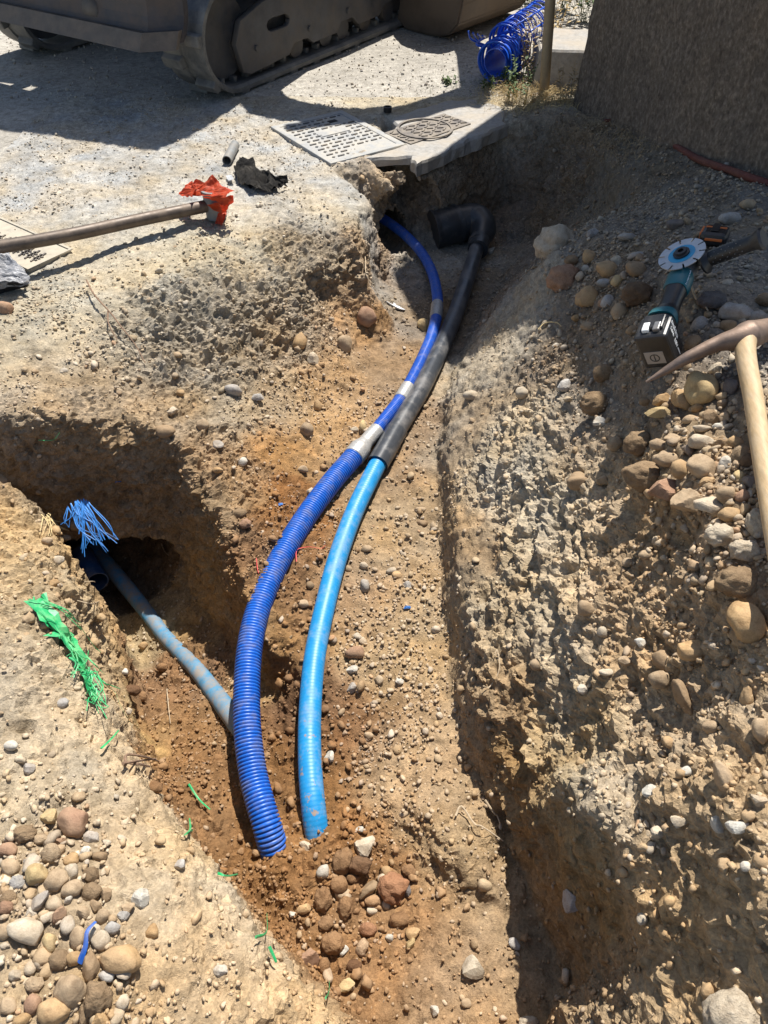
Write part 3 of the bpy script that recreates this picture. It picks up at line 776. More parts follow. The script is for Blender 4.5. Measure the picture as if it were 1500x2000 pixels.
TN2 = vert_normals(TV2, TQ)
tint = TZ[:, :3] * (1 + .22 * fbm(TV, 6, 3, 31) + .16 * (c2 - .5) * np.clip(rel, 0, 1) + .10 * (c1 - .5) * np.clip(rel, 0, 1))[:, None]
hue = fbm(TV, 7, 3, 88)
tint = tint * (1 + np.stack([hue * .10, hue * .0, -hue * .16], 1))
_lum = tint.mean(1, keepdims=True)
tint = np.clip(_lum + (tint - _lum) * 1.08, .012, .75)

def np_mesh(name, V, Q, tint=None, smooth=True, n=4):
    me = bpy.data.meshes.new(name)
    me.vertices.add(len(V)); me.vertices.foreach_set('co', np.ascontiguousarray(V, np.float32).ravel())
    me.loops.add(Q.size); me.loops.foreach_set('vertex_index', np.ascontiguousarray(Q, np.int32).ravel())
    me.polygons.add(len(Q))
    me.polygons.foreach_set('loop_start', np.arange(0, Q.size, n, dtype=np.int32))
    if smooth: me.polygons.foreach_set('use_smooth', np.ones(len(Q), bool))
    me.update()
    if tint is not None:
        a = me.attributes.new('tint', 'FLOAT_COLOR', 'POINT')
        a.data.foreach_set('color', np.c_[tint, np.ones(len(V))].astype(np.float32).ravel())
    return me
TV2 = TV2 + np.stack([_h(np.arange(len(TV2)), np.full(len(TV2), k), np.zeros(len(TV2), np.int64), 5) - .5 for k in range(3)], 1) * (.0032 * np.clip(rel, 0, 1))[:, None]
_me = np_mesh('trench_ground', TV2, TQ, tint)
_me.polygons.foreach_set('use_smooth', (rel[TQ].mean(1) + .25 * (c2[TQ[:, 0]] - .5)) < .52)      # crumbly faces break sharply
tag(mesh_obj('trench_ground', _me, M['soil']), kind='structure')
BVH = BVHTree.FromPolygons([tuple(v) for v in TV2.tolist()], TQ.tolist())
def hit(u, v):
    """ground seen at a photograph pixel"""
    h, n, i, d = BVH.ray_cast(Vector((0, 0, CAM_H)), ray(u, v))
    if h is None:
        return at(u, v, 0.0), Vector((0, 0, 1))
    return h, n
def drop(x, y, z=1.3):
    h, n, i, d = BVH.ray_cast(Vector((x, y, z)), Vector((0, 0, -1)))
    return (h, n) if h is not None else (Vector((x, y, 0)), Vector((0, 0, 1)))

# the yard round the dug patch, out to the horizon
def yard():
    xs = np.unique(np.r_[np.linspace(-120, -7, 14), np.arange(-7, 5, .05), np.linspace(5, 120, 14)].round(4))
    ys = np.unique(np.r_[np.linspace(-60, -.6, 10), np.arange(-.6, 11, .05), np.linspace(11, 200, 18)].round(4))
    Gx, Gy = np.meshgrid(xs, ys, indexing='ij')
    V = np.c_[Gx.ravel(), Gy.ravel(), np.zeros(Gx.size)]
    V[:, 2] = yard_bumps(V) - .006
    i, j = np.meshgrid(np.arange(len(xs) - 1), np.arange(len(ys) - 1), indexing='ij')
    m = (xs[i + 1] > X0 + .04) & (xs[i] < X1 - .04) & (ys[j + 1] > Y0 + .04) & (ys[j] < Y1 - .04)
    i, j = i[~m], j[~m]
    q = np.stack([i * len(ys) + j, (i + 1) * len(ys) + j, (i + 1) * len(ys) + j + 1, i * len(ys) + j + 1], 1)
    t = np.array(GREY) * (1 + .2 * fbm(V, 1.4, 3, 31) + .15 * fbm(V, 7, 2, 37))[:, None]
    tag(mesh_obj('yard_ground', np_mesh('yard_ground', V, q, np.clip(t, .02, .7)), M['soil']), kind='structure')
yard()
# ------------------------------------------------------------------ stones
def ico(sub):
    bm = bmesh.new()
    bmesh.ops.create_icosphere(bm, subdivisions=sub, radius=1)
    v = np.array([tuple(q.co) for q in bm.verts]); f = np.array([[q.index for q in p.verts] for p in bm.faces])
    bm.free()
    return v, f
def stone_shape(sub, kind, seed):
    r = np.random.default_rng(seed)
    v, f = ico(sub)
    off = r.uniform(-50, 50, 3)
    if kind == 'r':                                  # water-worn
        rad = 1 + .24 * vnoise(v + off, .9, seed) + .09 * vnoise(v + off, 2.1, seed + 1)
        p = r.uniform(.75, 1.0)
        w_ = np.sign(v) * np.abs(v) ** p
        v = w_ / np.linalg.norm(w_, axis=1, keepdims=True) * rad[:, None]
        n = r.normal(size=(5, 3)); n /= np.linalg.norm(n, axis=1, keepdims=True)      # a few worn flats
        t = np.min(r.uniform(.68, .95, 5) / np.maximum(v @ n.T, 1e-3), axis=1)
        v = v * np.minimum(1.0, .25 + .75 * np.minimum(t, 1.0))[:, None]
        if sub >= 3: v *= (1 + .05 * fbm(v + off, 2.6, 4, seed))[:, None]
    elif kind == 'a':                                # broken: flattened by random planes
        n = r.normal(size=(11 if sub > 1 else 6, 3)); n /= np.linalg.norm(n, axis=1, keepdims=True)
        h = r.uniform(.42, .8, len(n))
        d = v @ n.T
        t = np.where(d > 1e-3, h / np.maximum(d, 1e-3), 9).min(1)
        v = v * np.minimum(1.0, t)[:, None]
        if sub >= 3: v *= (1 + .07 * fbm(v + off, 2.8, 5, seed))[:, None]
    else:                                            # crumbly lump of earth
        d1, d2, c = worley(v + off, 1.7 if sub >= 3 else 1.4, seed)
        v = v * (.85 + (.22 if sub >= 3 else .5) * fbm(v + off, 1.3, 3, seed) + (.22 if sub >= 3 else .5) * (.5 - d1) * (.4 + c))[:, None]
        if sub >= 3: v *= (1 + .10 * fbm(v + off, 4.5, 4, seed + 3))[:, None]
    ext = (v.max(0) - v.min(0)) / 2
    v = (v - (v.max(0) + v.min(0)) / 2) / ext
    return v, f

def rand_rot(n, r):
    q = r.normal(size=(n, 4)); q /= np.linalg.norm(q, axis=1, keepdims=True)
    w_, x, y, z = q.T
    return np.stack([np.stack([1 - 2 * (y * y + z * z), 2 * (x * y - z * w_), 2 * (x * z + y * w_)], -1),
                     np.stack([2 * (x * y + z * w_), 1 - 2 * (x * x + z * z), 2 * (y * z - x * w_)], -1),
                     np.stack([2 * (x * z - y * w_), 2 * (y * z + x * w_), 1 - 2 * (x * x + y * y)], -1)], 1)
# what the camera can see of the dug patch, with a margin for a step to the side
_rel = TV2 - np.array([0, 0, CAM_H])
_dep = _rel[:, 1] * CP - _rel[:, 2] * SP
_uu = _rel[:, 0] / _dep * FPX; _vv = (_rel[:, 1] * -SP - _rel[:, 2] * CP) / _dep * FPX
_fac = -(TN2 * _rel).sum(1) / np.linalg.norm(_rel, axis=1)
SEEN = (_dep > .3) & (np.abs(_uu) < 1080) & (np.abs(_vv) < 1120) & (_fac > -.25)
STONE_FREE = []                                      # (x, y, r) kept clear, filled below

def scatter(name, col_i, total, smin, smax, kinds, sub, power, colors, mat, hue_ground=.4, flat=.65, sink=.15, seed=1, near=1.0, label=None, up_only=0.0):
    r = np.random.default_rng(seed)
    wt = TZ[:, col_i] * SEEN / np.maximum(_dep, .8) ** near * np.clip((TN2[:, 2] - up_only) / .3, .08, 1)
    cl = fbm(TV, 4.0, 3, 200 + seed)
    wt = wt * np.clip(.65 + 1.5 * cl, .08, 2.2)
    pk = r.choice(len(TV2), total, p=wt / wt.sum())
    pos = TV2[pk] + r.normal(size=(total, 3)) * GRID * .4
    size = smin * (1 - r.random(total) * (1 - (smin / smax) ** power)) ** (-1 / power) / 2
    sc = size[:, None] * np.stack([r.uniform(.85, 1.3, total), r.uniform(.7, 1.0, total), r.uniform(flat - .15, flat + .2, total)], 1)
    # lie flat on the slope: local Z near the ground normal
    n = TN2[pk] + r.normal(size=(total, 3)) * .28
    n /= np.linalg.norm(n, axis=1, keepdims=True)
    t = r.normal(size=(total, 3)); t -= n * (t * n).sum(1, keepdims=True); t /= np.linalg.norm(t, axis=1, keepdims=True)
    R = np.stack([t, np.cross(n, t), n], -1)
    pos = pos + TN2[pk] * (sc[:, 2:] * (1 - 2 * sink))
    cols = np.array([c for c, _ in colors]); cp = np.array([q for _, q in colors]); cp = cp / cp.sum()
    base = cols[r.choice(len(cols), total, p=cp)] * r.uniform(.7, 1.25, (total, 1))
    base = base * (1 - hue_ground) + tint[pk] * 1.12 * hue_ground
    base = base * np.array([1.04, 1.0, .93])
    V, F, C = [], [], []
    nv = 0
    K = 18
    which = r.integers(0, K, total)
    for k in range(K):
        m = np.flatnonzero(which == k)
        if not len(m): continue
        sv, sf = stone_shape(sub, kinds[k % len(kinds)], seed * 100 + k)
        P = np.einsum('nij,nvj->nvi', R[m], sv[None] * sc[m][:, None, :]) + pos[m][:, None, :]
        V.append(P.reshape(-1, 3)); F.append((sf[None] + (np.arange(len(m)) * len(sv))[:, None, None] + nv).reshape(-1, 3))
        C.append(np.repeat(base[m], len(sv), 0)); nv += len(m) * len(sv)
    V, F, C = np.concatenate(V), np.concatenate(F), np.concatenate(C)
    me = np_mesh(name, V, F, np.clip(C, .01, .8), smooth=('a' not in kinds), n=3)
    return tag(mesh_obj(name, me, mat), label, 'loose ground' if label else None, kind='stuff')
C_PEB = [((.40, .33, .23), 3), ((.47, .42, .34), 3), ((.55, .52, .46), 1.6), ((.33, .24, .14), 2), ((.36, .35, .33), 1.5), ((.40, .24, .15), .5), ((.26, .23, .2), .7)]
C_GRV = [((.50, .46, .39), 3), ((.60, .56, .49), 2), ((.42, .37, .30), 2), ((.38, .36, .34), 1.2), ((.45, .34, .22), 1), ((.32, .24, .17), .5)]
C_CLD = [((.20, .11, .055), 3), ((.25, .145, .07), 2), ((.15, .085, .045), 1.5), ((.3, .2, .11), 1)]
scatter('gravel', 4, 35000, .0055, .019, ['a'], 1, 2.1, C_GRV, M['pebble'], .62, .52, .26, 1, near=1.0, up_only=.42)
scatter('pebbles', 5, 2700, .011, .034, ['a', 'r', 'a', 'c'], 2, 2.2, C_PEB, M['pebble'], .4, .62, .25, 2, near=1.1, up_only=.45)
scatter('dirt_clods', 6, 3400, .007, .032, ['c', 'c', 'a'], 2, 2.0, C_CLD, M['pebble'], .75, .8, .3, 3, near=1.1)
scatter('soil_crumbs', 6, 12000, .005, .012, ['a'], 1, 1.8, C_CLD, M['pebble'], .8, .7, .3, 4, near=1.1)

def yard_gravel():
    r = np.random.default_rng(12); n = 5000
    x, y = r.uniform(-4.2, 1.6, n), 4.9 + 4.6 * r.random(n) ** 1.4
    sz = .0036 * (1 - r.random(n) * .93) ** -.5 / 1.2
    R = rand_rot(n, r); sv, sf = stone_shape(1, 'a', 77)
    P = np.einsum('nij,nvj->nvi', R, sv[None] * (sz[:, None] * r.uniform(.6, 1.1, (n, 3)))[:, None, :]) + np.stack([x, y, yard_bumps(np.c_[x, y, x]) - .004 + sz * .25], 1)[:, None, :]
    F = (sf[None] + (np.arange(n) * len(sv))[:, None, None]).reshape(-1, 3)
    c = np.array([q for q, _ in C_GRV])[r.integers(0, 4, n)] * r.uniform(.8, 1.1, (n, 1))
    tag(mesh_obj('yard_gravel', np_mesh('yard_gravel', P.reshape(-1, 3), F, np.repeat(c, len(sv), 0), False, 3), M['pebble']), kind='stuff')
yard_gravel()
TANC, OCHC, YELC, PALC, GRYC, DGRC, BRNC, DBRC, REDC, WHTC = (.37, .275, .175), (.41, .27, .135), (.45, .335, .17), (.47, .40, .30), (.36, .34, .31), (.16, .14, .13), (.26, .18, .105), (.14, .09, .055), (.34, .205, .13), (.53, .50, .43)
CN = {TANC: 'tan', OCHC: 'ochre', YELC: 'yellowish', PALC: 'pale buff', GRYC: 'grey', DGRC: 'dark grey', BRNC: 'brown', DBRC: 'dark brown', REDC: 'reddish', WHTC: 'whitish'}
T, O, Y_, P_, G_, D_, B_, K_, R_, W_ = TANC, OCHC, YELC, PALC, GRYC, DGRC, BRNC, DBRC, REDC, WHTC
REG = {
 'pick': 'beside the pickaxe handle', 'bank': 'on the sunlit right bank', 'shade': 'in shade left of the grinder', 'tool': 'in shade around the grinder',
 'slope': 'on the slope left of the conduit', 'floor': 'on the floor beside the pipes', 'clods': 'near the buried pipe ends', 'branch': 'at the side trench', 'heap': 'in the near left heap', 'bite': 'under the hollowed bank', 'mouth': 'between pipes and pit'}
# u, v, w, h in photograph pixels, shape, colour, where, turn (degrees), own label
ST = [
 (1376, 757, 64, 70, 'r', Y_, 'pick', 0, 'largest yellowish egg shaped cobble directly below the pickaxe head'), (1333, 778, 42, 40, 'a', O, 'pick', 0, 'wedge shaped ochre stone leaning left of the largest yellowish cobble'), (1297, 780, 40, 27, 'a', O, 'pick', 5, 0), (1291, 806, 52, 22, 'a', Y_, 'pick', 12, 'long flat yellowish stone pointing right below the pickaxe point'), (1426, 754, 28, 36, 'c', D_, 'pick', 0, 'dark grey pitted stone between the largest cobble and the pick handle'), (1397, 719, 24, 26, 'a', P_, 'pick', 0, 0),
 (1248, 859, 54, 50, 'c', B_, 'pick', 0, 0), (1291, 867, 38, 24, 'r', T, 'pick', -5, 0), (1316, 857, 40, 20, 'a', T, 'pick', -10, 0), (1370, 861, 50, 30, 'r', P_, 'pick', 0, 0), (1306, 892, 48, 32, 'r', T, 'pick', -5, 0), (1333, 913, 34, 40, 'r', O, 'pick', 0, 0), (1370, 910, 56, 50, 'r', T, 'pick', 0, 'big round tan cobble in the middle of the sunlit rubble'), (1268, 919, 88, 62, 'c', B_, 'pick', -10, 'biggest jagged brown clod on the left edge of the sunlit rubble'), (1308, 956, 62, 48, 'a', R_, 'pick', 30, 0), (1355, 967, 60, 45, 'a', T, 'pick', -20, 0), (1388, 983, 54, 38, 'a', P_, 'pick', -25, 0), (1419, 967, 38, 36, 'r', T, 'pick', 0, 0), (1450, 967, 28, 26, 'r', R_, 'pick', 0, 0), (1428, 1004, 42, 30, 'r', O, 'pick', -10, 0), (1409, 1035, 62, 46, 'c', P_, 'pick', 0, 0), (1471, 1018, 40, 60, 'c', P_, 'pick', 0, 0), (1419, 900, 26, 28, 'a', W_, 'pick', 0, 'small whitish hollow stone near the pick handle'), (1442, 927, 20, 24, 'r', Y_, 'pick', 0, 0), (1386, 812, 38, 30, 'a', B_, 'pick', 0, 0), (1343, 878, 26, 24, 'a', D_, 'pick', 0, 0), (1370, 838, 34, 14, 'r', P_, 'pick', 0, 0), (1262, 781, 24, 18, 'r', B_, 'pick', 0, 0), (1345, 820, 28, 18, 'r', T, 'pick', 0, 0), (1436, 863, 30, 24, 'r', O, 'pick', 0, 0), (1444, 886, 36, 40, 'c', T, 'pick', 0, 0), (1202, 863, 30, 30, 'c', T, 'pick', 0, 0), (1409, 865, 32, 20, 'a', B_, 'pick', 0, 0), (1415, 812, 24, 20, 'a', T, 'pick', 0, 0), (1360, 796, 22, 18, 'r', O, 'pick', 0, 0), (1400, 834, 20, 14, 'r', W_, 'pick', 0, 0), (1460, 900, 34, 30, 'c', K_, 'pick', 0, 0), (1464, 940, 26, 30, 'a', D_, 'pick', 0, 0), (1420, 835, 22, 16, 'a', P_, 'pick', 0, 0), (1325, 836, 18, 14, 'r', P_, 'pick', 0, 0), (1380, 940, 30, 20, 'a', O, 'pick', 20, 0),
 (1452, 1200, 72, 78, 'r', O, 'bank', 0, 'largest round ochre boulder at the right edge of the sunlit bank'), (1357, 1260, 60, 38, 'r', O, 'bank', 10, 0), (1447, 1132, 84, 60, 'c', B_, 'bank', 0, 0), (1455, 1075, 60, 44, 'c', P_, 'bank', 0, 0), (1260, 1082, 26, 18, 'r', T, 'bank', 0, 0), (1230, 1095, 24, 18, 'r', T, 'bank', 0, 0), (1297, 1285, 36, 40, 'r', B_, 'bank', 0, 0), (1290, 1322, 42, 36, 'r', T, 'bank', 0, 0), (1338, 1345, 26, 72, 'r', B_, 'bank', 15, 'long brown finger shaped stone bedded upright in the sunlit bank'), (1462, 1345, 24, 46, 'r', O, 'bank', 0, 0), (1490, 1415, 34, 50, 'r', T, 'bank', 0, 0), (1050, 1292, 28, 24, 'r', T, 'bank', 0, 0), (1145, 1185, 30, 30, 'r', T, 'bank', 0, 0), (1220, 1287, 26, 20, 'a', T, 'bank', 0, 0), (1182, 1312, 28, 14, 'r', P_, 'bank', 0, 0), (1417, 1507, 32, 68, 'r', T, 'bank', 25, 'long tan cobble lying askew low on the sunlit bank'), (1460, 1690, 22, 18, 'r', W_, 'bank', 0, 0), (1440, 1955, 110, 92, 'c', P_, 'bank', 0, 'huge pale lump of earth at the near right corner'), (1032, 1990, 40, 24, 'c', P_, 'bank', 0, 0), (1130, 932, 46, 36, 'r', B_, 'bank', 0, 0), (1185, 932, 36, 20, 'a', T, 'bank', 0, 0), (1167, 785, 54, 46, 'c', B_, 'bank', 0, 0), (1172, 822, 28, 22, 'a', W_, 'bank', 0, 0), (1105, 750, 26, 26, 'a', G_, 'bank', 0, 0), (1020, 765, 24, 24, 'r', P_, 'bank', 0, 0), (920, 772, 30, 20, 'r', P_, 'bank', 0, 'pale buff pebble stuck in the scraped trench wall'), (1182, 727, 40, 36, 'c', B_, 'bank', 0, 0), (1140, 1340, 26, 20, 'a', W_, 'bank', 0, 0), (1250, 1255, 24, 20, 'a', W_, 'bank', 0, 0), (1330, 1600, 34, 24, 'a', P_, 'bank', 0, 0), (1270, 1540, 30, 24, 'a', W_, 'bank', 0, 0), (1390, 1420, 34, 28, 'r', T, 'bank', 0, 0), (1345, 1500, 26, 20, 'r', W_, 'bank', 0, 0), (1480, 1560, 34, 24, 'a', P_, 'bank', 0, 0), (1380, 1930, 24, 30, 'r', O, 'bank', 0, 0), (1290, 1620, 30, 24, 'a', P_, 'bank', 0, 0), (1400, 1600, 26, 34, 'a', W_, 'bank', 0, 0), (1440, 1610, 40, 28, 'a', W_, 'bank', 20, 0), (1310, 1445, 22, 22, 'r', O, 'bank', 0, 0), (1180, 1230, 24, 22, 'r', P_, 'bank', 0, 0),
 (1120, 1745, 38, 44, 'a', G_, 'bite', 20, 'grey stone set in the shaded wall under the hollowed bank'), (1005, 1840, 24, 24, 'a', G_, 'bite', 0, 0), (1107, 1902, 16, 28, 'r', P_, 'bite', 0, 0), (1310, 1760, 24, 24, 'r', O, 'bite', 0, 0), (1255, 1790, 22, 22, 'r', P_, 'bite', 0, 0),
 (1093, 472, 84, 68, 'c', P_, 'shade', 20, 'big pale broken boulder stone on the shaded edge of the pit'), (1108, 538, 66, 54, 'c', R_, 'shade', 0, 0), (1154, 500, 26, 28, 'r', O, 'shade', 0, 0), (1192, 523, 42, 34, 'r', O, 'shade', -10, 0), (1245, 523, 40, 32, 'r', B_, 'shade', 0, 0), (1208, 509, 24, 22, 'a', P_, 'shade', 0, 0), (1243, 500, 34, 14, 'r', G_, 'shade', 15, 0), (1154, 579, 50, 38, 'r', O, 'shade', 0, 'largest ochre cobble left of the grinder in the shade'), (1190, 587, 26, 26, 'r', G_, 'shade', 0, 0), (1216, 605, 34, 36, 'r', T, 'shade', -20, 0), (1209, 546, 26, 22, 'r', Y_, 'shade', 0, 0), (1179, 553, 26, 16, 'r', G_, 'shade', 0, 0), (1148, 638, 28, 18, 'r', T, 'shade', 0, 0), (1245, 569, 60, 46, 'c', K_, 'shade', 0, 0), (1238, 645, 26, 22, 'r', B_, 'shade', 0, 0), (1160, 455, 26, 18, 'a', G_, 'shade', 0, 0), (1225, 462, 34, 14, 'r', G_, 'shade', 0, 0), (1128, 620, 20, 14, 'r', O, 'shade', 0, 0), (1120, 508, 30, 22, 'c', B_, 'shade', 0, 0),
 (1367, 632, 32, 32, 'r', G_, 'tool', 0, 0), (1420, 637, 34, 24, 'r', B_, 'tool', 0, 0), (1357, 667, 30, 30, 'r', B_, 'tool', 0, 0), (1435, 612, 64, 36, 'r', G_, 'tool', 0, 0), (1388, 588, 58, 36, 'c', D_, 'tool', 0, 0), (1425, 427, 44, 26, 'r', G_, 'tool', 0, 0), (1492, 585, 34, 26, 'c', B_, 'tool', 0, 0), (1315, 545, 28, 22, 'a', D_, 'tool', 0, 0), (1480, 620, 40, 24, 'r', G_, 'tool', 0, 0), (1460, 400, 30, 20, 'r', T, 'tool', 0, 0), (1320, 440, 34, 20, 'r', D_, 'tool', 0, 0),
 (670, 668, 28, 34, 'r', T, 'slope', 0, 0), (588, 663, 28, 34, 'r', O, 'slope', 0, 'ochre cobble hanging from the broken crust on the slope'), (456, 762, 34, 22, 'r', G_, 'slope', 0, 0), (320, 840, 36, 26, 'r', B_, 'slope', 0, 0), (395, 830, 24, 24, 'r', T, 'slope', 0, 0), (598, 835, 26, 28, 'r', T, 'slope', 0, 0), (423, 918, 22, 12, 'r', O, 'slope', 0, 0), (473, 898, 18, 18, 'r', W_, 'slope', 0, 0), (708, 831, 14, 26, 'r', Y_, 'slope', 0, 0), (590, 915, 20, 14, 'r', T, 'slope', 0, 0), (338, 800, 22, 18, 'a', P_, 'slope', 0, 0), (608, 960, 18, 18, 'a', P_, 'slope', 30, 0), (425, 865, 24, 16, 'a', G_, 'slope', 0, 0), (465, 998, 32, 22, 'c', B_, 'slope', 0, 0), (475, 1018, 24, 20, 'c', R_, 'slope', 0, 0), (715, 608, 38, 38, 'r', R_, 'slope', 0, 0), (612, 697, 22, 26, 'a', P_, 'slope', 0, 0), (500, 775, 22, 16, 'a', G_, 'slope', 20, 0), (690, 838, 16, 12, 'a', P_, 'slope', 0, 0), (620, 790, 16, 22, 'r', O, 'slope', 0, 0), (345, 692, 18, 12, 'r', T, 'slope', 0, 0), (353, 768, 16, 14, 'r', O, 'slope', 0, 0), (8, 603, 34, 26, 'r', R_, 'slope', 0, 'round reddish cobble on the yard edge at the left of the photo'),
 (829, 636, 24, 28, 'r', Y_, 'mouth', 0, 'yellowish pebble wedged between the conduit and the grey sleeve'), (960, 490, 16, 14, 'a', W_, 'mouth', 0, 0),
 (690, 1272, 36, 26, 'r', R_, 'floor', 0, 0), (592, 1175, 22, 16, 'r', T, 'floor', 0, 0), (712, 1142, 18, 28, 'r', G_, 'floor', 0, 0), (687, 1307, 26, 18, 'a', W_, 'floor', 0, 0), (607, 1142, 16, 14, 'r', B_, 'floor', 0, 0), (687, 1340, 18, 22, 'a', G_, 'floor', 0, 0), (715, 1072, 24, 14, 'r', T, 'floor', 0, 0), (825, 1020, 22, 12, 'r', B_, 'floor', 0, 0), (822, 996, 22, 12, 'r', T, 'floor', 0, 0), (847, 1025, 12, 18, 'r', T, 'floor', 0, 0), (777, 1122, 20, 16, 'r', O, 'floor', 0, 0), (765, 1113, 20, 14, 'r', P_, 'floor', 0, 0), (795, 1142, 18, 18, 'a', G_, 'floor', 0, 0), (852, 1228, 18, 16, 'r', P_, 'floor', 0, 0), (642, 1475, 20, 28, 'a', W_, 'floor', 0, 0), (710, 1105, 18, 16, 'r', P_, 'floor', 0, 0), (680, 1110, 20, 14, 'r', T, 'floor', 0, 0), (720, 1435, 18, 14, 'r', T, 'floor', 0, 0), (700, 1240, 18, 14, 'a', P_, 'floor', 0, 0), (845, 1040, 16, 12, 'r', O, 'floor', 0, 0), (780, 1330, 16, 12, 'a', W_, 'floor', 0, 0),
 (708, 1648, 40, 40, 'a', P_, 'clods', 0, 'largest pale buff stone just below the end of the light blue pipe'), (628, 1700, 24, 28, 'r', W_, 'clods', 0, 'flat topped whitish pebble standing in the brown clods'), (666, 1678, 40, 52, 'c', B_, 'clods', -15, 0), (702, 1686, 46, 36, 'c', K_, 'clods', 0, 0), (661, 1719, 34, 34, 'c', B_, 'clods', 0, 0), (688, 1709, 26, 22, 'c', B_, 'clods', 0, 0), (756, 1698, 26, 22, 'r', O, 'clods', 0, 0), (768, 1728, 60, 58, 'c', R_, 'clods', 0, 'biggest reddish clod in the heap at the buried pipe ends'), (714, 1736, 44, 26, 'a', B_, 'clods', 20, 0), (674, 1744, 32, 24, 'r', T, 'clods', 0, 0), (673, 1764, 30, 44, 'c', B_, 'clods', 0, 0), (636, 1748, 36, 46, 'c', B_, 'clods', 0, 0), (728, 1776, 20, 16, 'r', P_, 'clods', 0, 0), (728, 1756, 34, 20, 'c', T, 'clods', 0, 0), (752, 1764, 16, 20, 'r', P_, 'clods', 30, 0), (594, 1770, 26, 20, 'a', O, 'clods', 30, 0), (597, 1874, 48, 48, 'a', R_, 'clods', -20, 'flat reddish broken stone at the near left of the clod heap'), (630, 1876, 24, 34, 'c', B_, 'clods', 0, 0), (806, 1822, 28, 22, 'a', O, 'clods', 0, 0), (803, 1843, 24, 18, 'a', Y_, 'clods', 25, 0), (761, 1831, 16, 16, 'r', W_, 'clods', 0, 0), (798, 1738, 14, 26, 'a', D_, 'clods', 0, 0), (574, 1784, 14, 14, 'a', W_, 'clods', 0, 0), (595, 1651, 28, 18, 'a', P_, 'clods', -20, 0), (648, 1832, 46, 40, 'c', B_, 'clods', 0, 0), (704, 1846, 22, 36, 'c', P_, 'clods', -20, 0), (672, 1854, 18, 20, 'a', W_, 'clods', 0, 0), (796, 1698, 28, 24, 'c', B_, 'clods', 0, 0), (680, 1920, 30, 24, 'a', Y_, 'clods', 0, 0), (922, 1880, 42, 36, 'a', P_, 'clods', 0, 0), (912, 1957, 20, 20, 'r', T, 'clods', 0, 0), (847, 1970, 18, 20, 'a', W_, 'clods', 0, 0), (748, 1716, 22, 26, 'r', P_, 'clods', 30, 0), (690, 1878, 30, 22, 'c', K_, 'clods', 0, 0), (640, 1800, 34, 26, 'c', B_, 'clods', 0, 0), (720, 1815, 36, 26, 'c', R_, 'clods', 0, 0), (780, 1790, 40, 26, 'c', B_, 'clods', 0, 0), (700, 1620, 18, 14, 'a', W_, 'clods', 0, 0),
 (282, 1260, 18, 16, 'r', O, 'branch', 0, 0), (247, 1387, 18, 14, 'r', P_, 'branch', 0, 0), (252, 1345, 34, 22, 'c', K_, 'branch', 0, 'dark brown damp clod on the side trench floor'), (242, 1310, 14, 12, 'r', W_, 'branch', 0, 0), (300, 1535, 30, 26, 'c', B_, 'branch', 0, 0), (275, 1355, 18, 20, 'c', B_, 'branch', 0, 0), (320, 1300, 22, 18, 'c', B_, 'branch', 0, 0),
